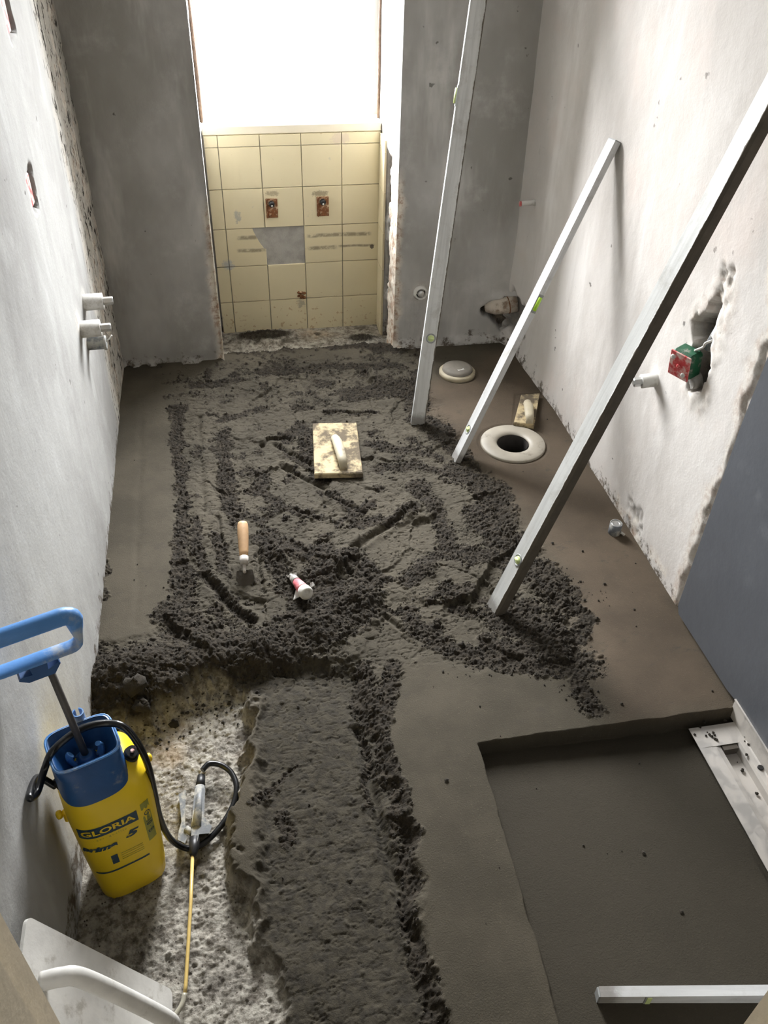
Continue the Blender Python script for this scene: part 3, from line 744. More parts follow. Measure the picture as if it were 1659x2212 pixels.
# ------------------------------------------------------------------ straightedges and levels
def frame_from(d, n):
    d = Vector(d).normalized(); n = Vector(n); n = (n-d*n.dot(d)).normalized(); u = n.cross(d) ; return u, n, d   # u x ... : u = side
def bar(name, p0, p1, nrm, prof, mat, label, cat, group, vials, endcap=True):
    """object-space: x across the wide face, y outwards from wide face, z along the bar"""
    p0, p1 = Vector(p0), Vector(p1); d = (p1-p0); L = d.length; d.normalize(); n = Vector(nrm); n = (n-d*n.dot(d)).normalized(); u = n.cross(d)
    e = bpy.data.objects.new(name, None); col.objects.link(e); e.empty_display_size = .05
    R = Matrix((u, n, d)).transposed().to_4x4(); e.matrix_world = Matrix.Translation(p0) @ R; tag(e, label, cat, group)
    m = MB(); m.rings([[Vector((x, y, z)) for x, y in prof] for z in (0.002, L-.002)], smooth=False); m.build('profile', mat, e)
    ex = max(p[0] for p in prof)-min(p[0] for p in prof); cx0 = (max(p[0] for p in prof)+min(p[0] for p in prof))/2; cy0 = (max(p[1] for p in prof)+min(p[1] for p in prof))/2
    m = MB(); m.rings([[Vector((cx0+(x-cx0)*.94, cy0+(y-cy0)*.92, z)) for x, y in prof] for z in (-.001, .004)], smooth=False); m.build('end_cap', M_ring, e)
    m = MB(); m.rings([[Vector((cx0+(x-cx0)*.94, cy0+(y-cy0)*.92, z)) for x, y in prof] for z in (L-.004, L+.001)], smooth=False); m.build('end_cap', M_ring, e)
    top = max(p[1] for p in prof)
    for (kind, x, z, mt) in vials:
        if kind == 'round':
            m = MB(); Mx = Matrix.Rotation(math.radians(-90), 3, 'X')
            m.lathe([(.010, -.002), (.0155, -.002), (.0165, .0008), (.0155, .0016), (.0125, .0012), (.0115, -.001)], (x, top, z), 28, Mx, cap0=True, cap1=False); rg = m.build('vial_housing', M_ring, e)
            m = MB(); m.lathe([(.011, -.001), (.0105, .001), (.006, .0018)], (x, top, z), 24, Mx); m.cyl((x-.009, top+.0012, z), (x+.009, top+.0012, z), .0045, n=12); m.build('vial', mt, rg)
        elif kind == 'strip':
            m = MB(); m.box((cx0, top-.0005, z), (ex*.98, .003, .014), bev=.001); rg = m.build('vial_housing', M_ring, e)
            m = MB(); m.box((cx0, top+.001, z+.001), (ex*.9, .0016, .009), bev=.0005); m.build('vial', mt, rg)
        else:   # notch in the narrow edge, x = +-1 side
            xe = max(p[0] for p in prof) if x > 0 else min(p[0] for p in prof)
            m = MB(); m.box((xe, cy0, z), (.004, .017, .058), bev=.001); rg = m.build('vial_housing', M_ring, e)
            m = MB(); m.cyl((xe+.0015*x, cy0, z-.021), (xe+.0015*x, cy0, z+.021), .0062, n=14); m.build('vial', mt, rg)
    return e
def rect(w, t): return [(-w/2, 0), (w/2, 0), (w/2, -t), (-w/2, -t)][::-1]
def trap(w, t, c): return [(-w/2, -t), (w/2, -t), (w/2, 0), (-w/2+c, 0), (-w/2, -c*.7)]
G = 'aluminium straightedges leaning up in the room'
B1 = (.597, 2.385, ground(.597, 2.385)-.004); B1t = (.905, 2.905, 2.0)
bar('straightedge', B1, B1t, (-.12, -1, .2), trap(.048, .020, .008), M_alu_a, 'tall aluminium straightedge leaning on the back wall right of the window', 'straightedge', G,
    [('round', -.002, .30, M_green_pale), ('slot', 1, 1.02, M_green_pale)])
B2 = (.668, 2.172, ground(.668, 2.172)-.004); B2t = (1.072, 2.29, .94)
bar('spirit_level', B2, B2t, (-.93, .05, .38), rect(.046, .018), M_alu_b, 'short bright aluminium spirit level leaning on the right wall, with a green vial', 'spirit level', G,
    [('round', 0, .115, M_green_pale), ('slot', -1, .56, M_green)])
B3 = (.600, 1.497, ground(.603, 1.497)-.006); B3t = (1.058, 1.578, 1.30)
bar('straightedge', B3, B3t, (-.95, -.10, .35), trap(.052, .026, .007), M_alu_c, 'thick aluminium straightedge nearest the camera, leaning across to the right wall', 'straightedge', G,
    [('round', -.001, .175, M_green_pale), ('slot', 1, .80, M_green_pale)])
def quick_level():
    pa = at(1290, 2188, 'z', -.03);     w = .05
    e = bar('spirit_level', (pa.x, pa.y+.009, -.036+w/2), (.945, pa.y-.062, -.036+w/2), (0, -1, 0), rect(w, .018), M_alu_b,
            'aluminium spirit level standing on edge in the shower recess beside the doorway', 'spirit level', None, [('strip', 0, .088, M_green_pale)])
quick_level()

# ------------------------------------------------------------------ pressure sprayer
RZ = math.radians(20)
sp = empty('pressure_sprayer', (-.306, .962, -.058), RZ, 'yellow pump sprayer tank with blue funnel top and pulled-out handle by the left wall', 'pump sprayer')
def W2L(p): # world point -> sprayer-local
    return Matrix.Rotation(-RZ, 3, 'Z') @ (Vector(p)-Vector((-.306, .962, -.058)))
def sup(a, hx, hy, e):
    c, s = math.cos(a), math.sin(a); k = (abs(c)**e+abs(s)**e)**(-1/e); return hx*c*k, hy*s*k
NS = 64
tank_prof = [(.000, .050, .90), (.004, .056, .92), (.012, .0655, 1), (.05, .0685, 1), (.15, .0730, 1), (.26, .0765, 1), (.295, .0765, 1), (.325, .074, 1), (.345, .067, 1), (.360, .056, 1), (.375, .042, 1)]
def tank_r(z):
    for (a, b) in zip(tank_prof[:-1], tank_prof[1:]):
        if a[0] <= z <= b[0]: t = (z-a[0])/(b[0]-a[0]); return a[1]+(b[1]-a[1])*t
    return tank_prof[-1][1]
def ring(z, r, e=3.6, n=NS, sy=.94): return [Vector((*sup(2*math.pi*k/n, r, r*sy, e), z)) for k in range(n)]
m = MB(); m.rings([ring(z, r) for z, r, _ in tank_prof])
# feet notches: small corner feet
for sx in (-1, 1):
    for sy in (-1, 1): m.box((sx*.038, sy*.036, .002), (.028, .028, .012), bev=.004)
tank = m.build('tank', M_yellow, sp)
for sx, zz in ((-1, .275), (1, .325)):
    m = MB(); x = sx*(tank_r(zz)+.004); m.box((sx*(tank_r(zz)), -.012, zz-.01), (.010, .012, .03), bev=.003); m.lathe([(.003, -.006), (.0075, -.004), (.0085, 0), (.0075, .004), (.003, .006)], (x+sx*.006, -.012, zz), 16, Matrix.Rotation(math.radians(90), 3, 'Y')); m.build('strap_lug', M_yellow, tank)
# print on the front face
def on_tank(u, z, off):
    # u metres along the perimeter from the front centre
    a = -math.pi/2; r = tank_r(z)+off; step = .01; rem = abs(u); sg = 1 if u > 0 else -1; x, y = sup(a, r, r*.94, 3.6)
    while rem > 0:
        a2 = a+sg*step; x2, y2 = sup(a2, r, r*.94, 3.6); d = math.hypot(x2-x, y2-y)
        if d >= rem: t = rem/d; return Vector((x+(x2-x)*t, y+(y2-y)*t, z))
        rem -= d; a, x, y = a2, x2, y2
    return Vector((x, y, z))
def patch(u0, u1, z0, z1, off, name, mat, n=20, bow=0.):
    v = [];
    for k in range(n+1):
        u = u0+(u1-u0)*k/n
        for z in (z0, z1): v.append(on_tank(u, z, off))
    f = [(2*k, 2*k+2, 2*k+3, 2*k+1) for k in range(n)]
    m = MB(); m.add(v, f, True); return m.build(name, mat, tank)
def text(body, size, u0, zc, off, name, mat, shear=0., bold=.0, spacing=1.0, vertical=False, sx=1.0):
    cu = bpy.data.curves.new(name, 'FONT'); cu.body = body; cu.size = size; cu.shear = shear; cu.offset = bold; cu.space_character = spacing; cu.resolution_u = 3
    cu.align_x = 'CENTER'; cu.align_y = 'CENTER'
    to = bpy.data.objects.new(name, cu); col.objects.link(to); dg = bpy.context.evaluated_depsgraph_get(); me = bpy.data.meshes.new_from_object(to.evaluated_get(dg))
    bpy.data.objects.remove(to)
    import bmesh
    bm = bmesh.new(); bm.from_mesh(me); bmesh.ops.triangulate(bm, faces=bm.faces)
    bmesh.ops.subdivide_edges(bm, edges=[e for e in bm.edges if e.calc_length() > .006], cuts=2)
    for v in bm.verts:
        x, y = v.co.x*sx, v.co.y
        if vertical: x, y = y, -x
        v.co = on_tank(u0+x, zc+y, off)
    bm.to_mesh(me); bm.free(); me.materials.clear(); me.materials.append(mat)
    o = bpy.data.objects.new(name, me); col.objects.link(o); o.parent = tank; return o
patch(-.074, .034, .246, .276, .0004, 'brand_banner', M_ink)
text('GLORIA', .0215, -.020, .261, .0010, 'brand_lettering', M_yellow, bold=.0006, sx=1.25)
text('\u00b7  g e r \u00b7  q u a l i t y', .0075, -.020, .238, .0006, 'small_lettering', M_ink_pale)
text('prima', .022, -.046, .206, .0006, 'model_lettering', M_ink, shear=.3, bold=.0012, sx=1.25)
text('5', .026, .014, .216, .0006, 'model_number', M_ink, shear=.3, bold=.0014, sx=1.5)
patch(-.030, -.018, .142, .172, .0004, 'small_pictogram', M_ink, 4)
for k in range(4): patch(-.012, .030, .146+k*.007, .1475+k*.007, .0004, 'fine_print', M_ink_pale, 10)
patch(-.066, .036, .116, .122, .0004, 'bottom_stripe', M_ink)
patch(.042, .060, .160, .285, .0004, 'pictogram_strip', M_ink_pale, 8)
text('O \u00b7 10 \u00b7 B', .018, .051, .222, .0008, 'pictograms', M_ink, vertical=True)

# blue collar + funnel
def oct_r(a):    # octagonal rim: wide in x
    return sup(a, .054, .040, 5.5)
rows = []
def low_z(a):
    s = -math.sin(a)   # 1 at front
    return .374-.030*max(0, s)**.6 if s > 0 else .374
out_low, out_mid, rim_o, rim_i, fun1, fun2, fun3 = [], [], [], [], [], [], []
for k in range(NS):
    a = 2*math.pi*k/NS; zl = low_z(a); x, y = sup(a, .059, .064, 3.6); out_low.append(Vector((x, y, zl)))
    x2, y2 = sup(a, .0545, .0525, 4.2); out_mid.append(Vector((x2, y2, .402)))
    ox, oy = oct_r(a); zr = .428+.006*math.sin(a)
    rim_o.append(Vector((ox*1.05, oy*1.05, zr))); rim_i.append(Vector((ox*.97, oy*.97, zr+.001)))
    fun1.append(Vector((ox*.90, oy*.90, zr-.012))); fx_, fy_ = sup(a, .034, .028, 2.6); fun2.append(Vector((fx_, fy_, .385))); fun3.append(Vector((.024*math.cos(a), .024*math.sin(a), .374)))
FO = Vector((-.014, -.006, 0))
for L_ in (out_low, out_mid, rim_o, rim_i, fun1, fun2, fun3):
    for v in L_: v += FO
m = MB(); m.rings([out_low, out_mid, rim_o, rim_i, fun1, fun2, fun3], cap0=False, cap1=True)
collar = m.build('funnel_collar', M_blue_dk, sp)
m = MB(); m.rings([[v+Vector((0, 0, .0005)) for v in rim_o], [v*1.0+Vector((0, 0, .0015)) for v in rim_i]], cap0=False, cap1=False)
m.tube([Vector((v.x*.985, v.y*.985, v.z)) for v in rim_o]+[Vector((rim_o[0].x*.985, rim_o[0].y*.985, rim_o[0].z))], .0022, 6, cap=False); m.build('funnel_rim', M_blue, collar)
# lance clip at the back of the rim
m = MB(); LX, LY = -.004, .045
arc = [Vector((LX+.010*math.cos(t), LY+.010*math.sin(t), 0)) for t in [math.radians(-250+ i*20) for i in range(17)]]
R_ = []
for q in arc: R_.append([q+Vector((0, 0, .418)), q+Vector((0, 0, .448))])
inner = [Vector((LX+(q.x-LX)*.78, LY+(q.y-LY)*.78, 0)) for q in arc]
loop = [[a+Vector((0, 0, .418)), a+Vector((0, 0, .448)), b+Vector((0, 0, .448)), b+Vector((0, 0, .418))] for a, b in zip(arc, inner)]
m.rings(loop, smooth=False); m.box((LX, LY-.010, .424), (.032, .012, .012), bev=.002); m.build('lance_clip', M_blue, collar)
# pump head
m = MB(); m.lathe([(.019, .372), (.019, .384), (.015, .388), (.014, .396), (.010, .398)], FO, 28)
for k in range(8):
    a = k*math.pi/4; m.box((FO.x+.018*math.cos(a), FO.y+.018*math.sin(a), .379), (.005, .008, .016), Matrix.Rotation(a, 3, 'Z'), bev=.001)
pump = m.build('pump_head', M_blue_dk, sp)
for sg in (-1, 1):
    m = MB(); m.tube(spline([(FO.x+sg*.020, FO.y, .378), (FO.x+sg*.026, FO.y, .392), (FO.x+sg*.027, FO.y, .406), (FO.x+sg*.023, FO.y, .412)], 5), .0045, 8, flat=1.6); m.build('locking_tab', M_blue, pump)
# rod and handle
top = W2L(at(106, 1442, 'y', .972)); hc_dir = Vector((0, 0, 1))
m = MB(); m.cyl((FO.x, FO.y, .380), top, .0062, .0062, 16); rod = m.build('pump_rod', M_rod, sp)
hz = top.z
hx0 = top.x-.014; hy0 = top.y
m = MB()
def hp(x, z): return Vector((hx0+x, hy0, hz+z))
# grip: thick rounded bar; frame: rounded loop
NH = 22
loopc = []
for (cxq, czq, a0) in ((.052, .082, 0), (-.052, .082, 90), (-.052, .040, 180), (.052, .040, 270)):
    for k in range(5):
        a = math.radians(a0+k*22.5); loopc.append((cxq+.017*math.cos(a), czq+.013*math.sin(a), 1 if czq > .06 else 0))
loopc.append(loopc[0])
pts = [hp(x, z) for x, z, _ in loopc]
rr = [(.0155 if t else .0062) for _, _, t in loopc]
# build as rings manually in the handle plane so the flat lower bar is wide in depth
R_ = []
n = len(pts)
for i, p in enumerate(pts):
    a = pts[(i-1) % (n-1)]; b = pts[(i+1) % (n-1)]; T = (b-a).normalized(); nrm = T.cross(Vector((0, 1, 0))).normalized()
    R_.append([p+nrm*rr[i]*.95*math.cos(t)+Vector((0, 1, 0))*(.0145)*math.sin(t) for t in [2*math.pi*k/14 for k in range(14)]])
m.rings(R_, cap0=False, cap1=False); grip = m.build('pump_handle', M_blue, sp)
m = MB(); m.rings([[hp(x, z)+Vector((0, y, 0)) for x, z in ((-.020, -.006), (.020, -.006), (.032, .012), (.030, .016), (.012, .008), (.014, .030), (-.014, .030), (-.012, .008), (-.030, .010), (-.033, .004))] for y in (-.011, .011)], smooth=False)
m.build('handle_hub', M_blue_dk, sp)
# black pressure valve and hose socket
m = MB(); m.cyl((.052, -.014, .345), (.056, -.024, .372), .0135, n=20); m.cyl((.056, -.024, .372), (.058, -.028, .383), .011, .0105, 20); v_ = m.build('safety_valve', M_dark, sp)
m = MB(); m.lathe([(.004, 0), (.003, .003)], (.0583, -.0282, .383), 12); m.build('valve_pin', M_red, v_)
m = MB(); m.cyl((-.060, .0, .350), (-.076, -.004, .345), .011, n=18); m.build('hose_socket', M_dark, sp)
# hose: over the funnel, down the right side, round the gun; a spare loop by the wall
Zc = -.055
hw = [at(98, 1652, 'y', .95), at(80, 1680, 'y', .93), at(64, 1722, 'x', -.392), at(80, 1712, 'x', -.388), at(96, 1662, 'y', .925), at(112, 1625, 'y', .93), at(150, 1590, 'y', .955), at(190, 1569, 'y', .97), at(235, 1562, 'y', .975), at(270, 1572, 'y', .965),
      at(300, 1610, 'y', .955), at(320, 1655, 'y', .95), at(333, 1710, 'y', .955), at(345, 1765, 'y', .96), at(365, 1808, 'z', .02), at(392, 1829, 'z', -.03), at(420, 1832, 'z', Zc+.012), at(452, 1812, 'z', Zc+.010),
      at(482, 1778, 'z', Zc+.012), at(504, 1738, 'z', Zc+.014), at(511, 1700, 'z', Zc+.018), at(500, 1670, 'z', Zc+.02), at(478, 1653, 'z', Zc+.025), at(452, 1650, 'z', Zc+.03), at(437, 1664, 'z', Zc+.03)]
hl = [W2L(p) for p in hw]; hl[0] = Vector((-.076, -.004, .345))
m = MB(); m.tube(spline(hl, 8), .0063, 12); m.build('hose', M_hose, sp)
# spray gun lying on the bare concrete
def gp(a, b, dz=0.): return W2L(at(a, b, 'z', Zc+.022+dz))
def slab(m, pix, z0, z1):
    m.rings([[W2L(at(a, b, 'z', z)) for a, b in pix] for z in (z0, z1)], smooth=False)
m = MB()
slab(m, [(421, 1702), (443, 1702), (441, 1765), (450, 1775), (458, 1785), (452, 1800), (430, 1802), (426, 1818), (412, 1818), (414, 1790), (417, 1740)], Zc+.004, Zc+.030)
m.tube([gp(432, 1700), gp(430, 1740), gp(425, 1790)], [.011, .011, .013], 14)
gun = m.build('spray_gun', M_grey_pl, sp)
m = MB(); m.cyl(gp(435, 1676), gp(432, 1702), .0085, .0105, 16); m.build('hose_nut', M_dark, gun)
m = MB(); slab(m, [(386, 1716), (401, 1706), (400, 1780), (404, 1810), (400, 1822), (384, 1814), (386, 1795), (392, 1775), (389, 1745)], Zc+.008, Zc+.022); m.tube([gp(402, 1790), gp(415, 1800)], .007, 10); m.build('trigger', M_grey_pl, gun)
m = MB(); m.tube([gp(421, 1810), gp(419, 1832), gp(417, 1846), gp(416, 1850)], [.0105, .0105, .0075, .005], 16); m.build('lance_nut', M_dark, gun)
m = MB(); m.tube([gp(416, 1848), gp(412, 1950), gp(406, 2050), gp(401, 2130), gp(399, 2148)], .0036, 10); m.tube([gp(399, 2146)], .0036, 8) if 0 else None
lance = m.build('lance', M_lance, sp)
m = MB(); m.tube(spline([gp(399, 2146), gp(394, 2168), gp(380, 2192), gp(368, 2216)], 4), .0046, 10); m.build('lance_tip', M_clear, lance)

# ------------------------------------------------------------------ plastering float near the doorway (white, bow handle)
def white_float():
    A, B = Vector((-.383, .690, .335)), Vector((-.220, .704, -.050))
    # board frame: long axis A->B, width towards the camera/down
    ax = (B-A); L = ax.length; ax.normalize(); wv = Vector((0, -1, -.06)); wv = (wv-ax*wv.dot(ax)).normalized()
    if wv.y > 0: wv = -wv
    e = bpy.data.objects.new('plastering_float', None); col.objects.link(e); tag(e, 'white plastic plastering float with a bow handle, at the foot of the left door jamb', 'float')
    u3 = wv.cross(ax).normalized()
    if u3.z < 0: u3 = -u3
    R = Matrix((ax, wv, ax.cross(wv))).transposed().to_4x4(); sgn = 1 if ax.cross(wv).z > 0 else -1
    e.matrix_world = Matrix.Translation(A) @ R
    W = .17
    P = []
    for (cx0, cy0, a0) in ((L-.012, .012, -90), (L-.012, W-.012, 0), (.018, W-.018, 90), (.018, .018, 180)):
        for k in range(6): a = math.radians(a0+k*18); P.append((cx0+.012*math.cos(a), cy0+.012*math.sin(a)))
    m = MB(); m.rings([[Vector((x, y, z*sgn)) for x, y in P] for z in (-.006, 0)], smooth=False); m.build('board', M_white_pl, e)
    hy = W*.50
    m = MB(); m.tube(spline([(.055, hy, .001*sgn), (.062, hy, .028*sgn), (.085, hy, .046*sgn), (L*.5, hy, .050*sgn), (L-.085, hy, .046*sgn), (L-.06, hy, .028*sgn), (L-.052, hy, .001*sgn)], 6), .014, 16, flat=.8); m.build('handle', M_white_pl, e)
white_float()

# ------------------------------------------------------------------ wooden floats on the screed
def wood_float(P, z, label, handle_c, hl, hdir, htop=.045, T=.018):
    c = sum((Vector((x, y, 0)) for x, y in P), Vector())/4; e = empty('wooden_float', (c.x, c.y, z), 0, label, 'float', None)
    m = MB(); Pl = [Vector((x-c.x, y-c.y, 0)) for x, y in P]
    # bevelled rim
    R_ = []
    for zz, k in ((0, 1), (T-.003, 1), (T, .975)): R_.append([p*k+Vector((0, 0, zz)) for p in Pl])
    m.rings(R_, smooth=False); m.build('board', M_floatwood, e)
    d = Vector((hdir[0], hdir[1], 0)).normalized(); h = Vector((handle_c[0]-c.x, handle_c[1]-c.y, 0)); s = Vector((-d.y, d.x, 0))
    R_ = []
    prof = [(-.5, T, .012, .014), (-.47, T+.012, .013, .016), (-.40, htop-.010, .0155, .013), (-.2, htop, .0165, .012), (.1, htop, .0165, .012), (.32, htop-.004, .0155, .012), (.44, T+.016, .0135, .014), (.5, T, .012, .012)]
    for (t, zz, w, hh_) in prof:
        cc = h+d*(t*hl)+Vector((0, 0, zz)); R_.append([cc+s*w*math.cos(a)+Vector((0, 0, 1))*hh_*.8*math.sin(a) for a in [2*math.pi*k/16 for k in range(16)]])
    m = MB(); m.rings(R_)
    m.cyl(h+d*(-.40*hl)+Vector((0, 0, T-.002)), h+d*(-.36*hl)+Vector((0, 0, htop-.004)), .011, .012, 12); m.cyl(h+d*(.42*hl)+Vector((0, 0, T-.002)), h+d*(.38*hl)+Vector((0, 0, htop-.006)), .011, .012, 12)
    m.build('handle', M_floathandle, e)
q = [at(675, 914, 'z', .02), at(770, 912, 'z', .02), at(784, 1022, 'z', .02), at(679, 1024, 'z', .02)]
hc = at(732, 962, 'z', .055)
wood_float([(p.x, p.y) for p in q][::-1], .003, 'wide stained wooden float with an upright handle, lying in the middle of the mortar', (hc.x, hc.y), .165, (.03, -1))
q = [at(1126, 851, 'z', .02), at(1166, 848, 'z', .02), at(1155, 916, 'z', .02), at(1110, 911, 'z', .02)]
hc = at(1143, 880, 'z', .045)
wood_float([(p.x, p.y) for p in q][::-1], 0.0, 'small narrow wooden float lying by the right wall behind the round drain', (hc.x, hc.y), .12, (-.25, -1), .040)

# ------------------------------------------------------------------ trowels
def trowel(name, butt, ferr, tipd, label, hm, length, buttm=None, bladew=.06, bladel=.12):
    butt, ferr = Vector(butt), Vector(ferr); d = (ferr-butt).normalized()
    e = empty(name, ferr, 0, label, 'trowel'); b = butt-ferr
    L = b.length; m = MB(); prof = [(0, .006), (.02, .0125), (.10, .0150), (.3, .0155), (.6, .0145), (.85, .0125), (1.0, .0115)]
    k0 = .33 if buttm else 0
    if buttm:
        m2 = MB(); m2.tube([b*(1-t) for t in (0, .02, .08, .2, .33)], [.010, .0165, .0185, .0185, .0170], 18); 
        m.tube([b*(1-t) for t in (.33, .5, .75, 1.0)], [.0160, .0155, .0135, .011], 18); h = m.build('handle', hm, e); m2.build('handle_cap', buttm, e)
    else:
        m.tube([b*(1-t) for t, _ in prof], [r for _, r in prof], 18); h = m.build('handle', hm, e)
    m = MB(); m.tube([d*-.003, d*.022], [.0125, .0105], 18); m.build('ferrule', M_steel, e)
    tip = Vector(tipd)-ferr; g = Vector((tip.x, tip.y, tip.z))
    nk = d*.022+(g-d*.022)*.35
    m = MB(); m.tube(spline([d*.018, d*.040, nk], 5), [.0045]*11, 10)
    ax = Vector((g.x-nk.x, g.y-nk.y, g.z-nk.z)).normalized(); s = Vector((-ax.y, ax.x, 0)).normalized(); up = s.cross(ax)
    if up.z < 0: up = -up
    P = [nk+s*bladew*.42-ax*.004, nk+s*bladew*.5+ax*.02, nk+s*bladew*.28+ax*bladel*.8, nk+ax*bladel, nk-s*bladew*.28+ax*bladel*.8, nk-s*bladew*.5+ax*.02, nk-s*bladew*.42-ax*.004]
    m.build('neck', M_steel, e); m = MB(); m.rings([[p+up*z for p in P] for z in (-.0015, .001)], smooth=False); m.build('blade', M_steel_dk, e)
gz = ground(-.02, 1.72)
trowel('trowel', at(524, 1128, 'z', .085), at(527, 1205, 'z', .045), at(531, 1262, 'z', gz+.004), 'brick trowel with pale wooden handle, blade buried in the mortar', M_wood, .12, bladew=.05, bladel=.05)
g2 = ground(.11, 1.64)
tt = at(640, 1258, 'z', g2+.022)
trowel('trowel', at(664, 1284, 'z', g2+.040), at(640, 1256, 'z', g2+.022), at(628, 1240, 'z', g2+.002), 'small trowel with a pink and white handle, pressed into the loose mortar', M_pink, .07, M_white_pl, bladew=.03, bladel=.03)
m = MB(); c = at(650, 1284, 'z', g2+.010); r = rng(3)
pp = [Vector((c.x-.022, c.y-.014, c.z-.004)), Vector((c.x-.012, c.y+.012, c.z+.006)), Vector((c.x+.004, c.y+.004, c.z+.012)), Vector((c.x-.004, c.y-.010, c.z+.002))]
m.rings([[p+Vector((0, 0, dz)) for p in pp] for dz in (-.001, .0012)], smooth=False)
tag(m.build('paper_scrap', M_white_pl), 'torn white scrap stuck under the left side of the pink trowel handle', 'paper scrap')
m = MB()
m.rings([[p*1+Vector((.030, .022, .004+dz)) for p in [Vector((c.x-.004, c.y-.006, c.z)), Vector((c.x+.010, c.y+.002, c.z)), Vector((c.x+.006, c.y+.010, c.z+.006)), Vector((c.x-.002, c.y+.004, c.z+.008))]] for dz in (-.001, .001)], smooth=False)
tag(m.build('paper_scrap', M_white_pl), 'small white scrap on the right side of the pink trowel handle', 'paper scrap')

# ------------------------------------------------------------------ floor drains and stub
dr = empty('floor_drain', (.885, 2.222, 0), 0, 'round off-white drain flange around an open pipe hole in the screed', 'floor drain')
m = MB(); m.lathe([(.108, -.004), (.108, .002), (.104, .005), (.070, .006), (.056, .003), (.052, -.004), (.052, -.012)], n=64, cap0=False, cap1=False); m.build('flange', simple('splashed_offwhite_plastic', lin(158, 151, 137), .5, var=.15, nscale=14, dirt=lin(78, 70, 58), dirt_amt=.36), dr)
m = MB(); m.lathe([(.052, .000), (.051, -.15), (.049, -.15), (.049, -.003)], n=48, cap0=False, cap1=False); m.lathe([(.05, -.15), (.001, -.152)], n=48); m.build('pipe', M_rod, dr)
M_lid = simple('dusty_lid', lin(126, 120, 110), .7, var=.25, nscale=30)
lid = empty('drain_cover', (.815, 2.70, 0), 0, 'domed grey lid of the second drain, near the back wall behind the tall straightedge', 'drain cover')
m = MB(); m.lathe([(.068, -.004), (.068, .010), (.064, .014), (.058, .016)], n=48); m.build('rim', M_floathandle, lid)
m = MB(); m.lathe([(.057, .014), (.055, .024), (.045, .028), (.001, .030)], n=48, cap0=False); m.build('lid', M_lid, lid)
m = MB(); m.box((.006, -.022, .0285), (.026, .011, .001), Matrix.Rotation(.3, 3, 'Z')); m.build('sticker', M_white_pl, lid)
st = empty('pipe_stub', (1.042, 1.735, 0), 0, 'short capped grey pipe stub standing in the screed at the foot of the right wall', 'pipe stub')
m = MB(); m.lathe([(.018, -.01), (.018, .036), (.0155, .036), (.015, .030)], n=28, cap1=False); m.build('sleeve', M_grey_pl, st)
m = MB(); m.lathe([(.015, .028), (.015, .034), (.012, .036), (.010, .0335), (.004, .035)], n=24); m.build('cap', M_chrome, st)
m = MB(); m.tube([(.012, -.014, .012), (.022, -.022, .006)], .004, 8); m.build('foil_scrap', M_white_pl, st)

# ------------------------------------------------------------------ shower channel and wall board
ch = empty('shower_channel', (1.02, .70, -.031), 0, 'stainless steel shower channel with an upstand along the right wall', 'shower channel')
zc = 0.
m = MB()
y0, y1 = -.36, .368; xa, xb, xc, xd = -.062, -.010, .032, .053
# flange, trough and rear flange as folded sheet
sec = [(xa, .004), (xb-.012, .003), (xb, .000), (xb+.001, -.020), (xc-.001, -.020), (xc, .000), (xc+.004, .007), (xd-.004, .007), (xd, .008)]
def sheet(sec, ya, yb, t=.0015): return [[Vector((x, y, z)) for x, z in sec]+[Vector((x, y, z-t)) for x, z in sec[::-1]] for y in (ya, yb)]
m.rings(sheet(sec, y0, y1-.055), smooth=False); m.rings(sheet([(xa, .004), (xd, .004)], y1-.055, y1), smooth=False); m.build('channel', M_steel, ch)
m = MB(); m.box((xd+.001, .012, .030), (.002, .760, .056)); m.box((xd-.001, .012, .058), (.004, .760, .003)); m.build('upstand', M_steel, ch)
for yy in (.24, -.02):
    m = MB(); m.lathe([(.007, 0), (.006, .003)], (xd-.006, yy, .0075), 14); m.build('screw_hole', M_dark, ch)
m = MB(); m.box(((xb+xc)/2, y1-.062, -.008), (xc-xb-.006, .012, .020)); m.build('channel_end', M_steel_dk, ch)

m = MB()
# board profile in y,z with slightly wavy outline
P = [(-.3, 2.3), (-.3, .028), (1.06, .028), (1.13, .016), (1.385, .012), (1.398, .03), (1.396, .30), (1.392, .60), (1.380, .80), (1.375, 1.2), (1.372, 2.3)]
m.rings([[Vector((x, y, z)) for y, z in P] for x in (XR-.017, XR-.003)], smooth=False)
tag(m.build('waterproof_board', M_board), 'dark blue-grey waterproofing board fixed on the right wall above the shower recess', 'wall board')

# ------------------------------------------------------------------ pipe stubs on the walls
def stub(name, p, dirv, parts, label, cat, group=None):
    e = empty(name, p, 0, label, cat, group); q = Vector(dirv).normalized().to_track_quat('Z', 'Y').to_matrix()
    for (nm, prof, mat, n) in parts:
        m = MB(); m.lathe(prof, (0, 0, 0), n, q); o = m.build(nm, mat, e)
        if n <= 6:
            for pgn in o.data.polygons: pgn.use_smooth = False
    return e
GL = 'capped pipe outlets on the left wall'
sleeve = lambda L, r=.0215: [(r*1.15, -.012), (r, .004), (r, L), (r*.9, L+.001), (r*.5, L)]
hexc = lambda a, b, r=.0115: [(r*.5, a), (r, a+.001), (r, b), (r*.8, b+.002), (r*.3, b+.002)]
stub('pipe_outlet', (XL, 2.350, .525), (1, .05, 0), [('sleeve', sleeve(.052, .023), M_white_pl, 28), ('hex_plug', hexc(.052, .078), M_chrome, 6)], 'plaster-coated pipe outlet on the left wall, topmost of the three', 'pipe outlet', GL)
stub('pipe_outlet', (XL, 2.215, .510), (1, .05, 0), [('sleeve', sleeve(.052, .023), M_white_pl, 28), ('hex_plug', hexc(.052, .078), M_chrome, 6)], 'plaster-coated pipe outlet on the left wall, middle of the three', 'pipe outlet', GL)
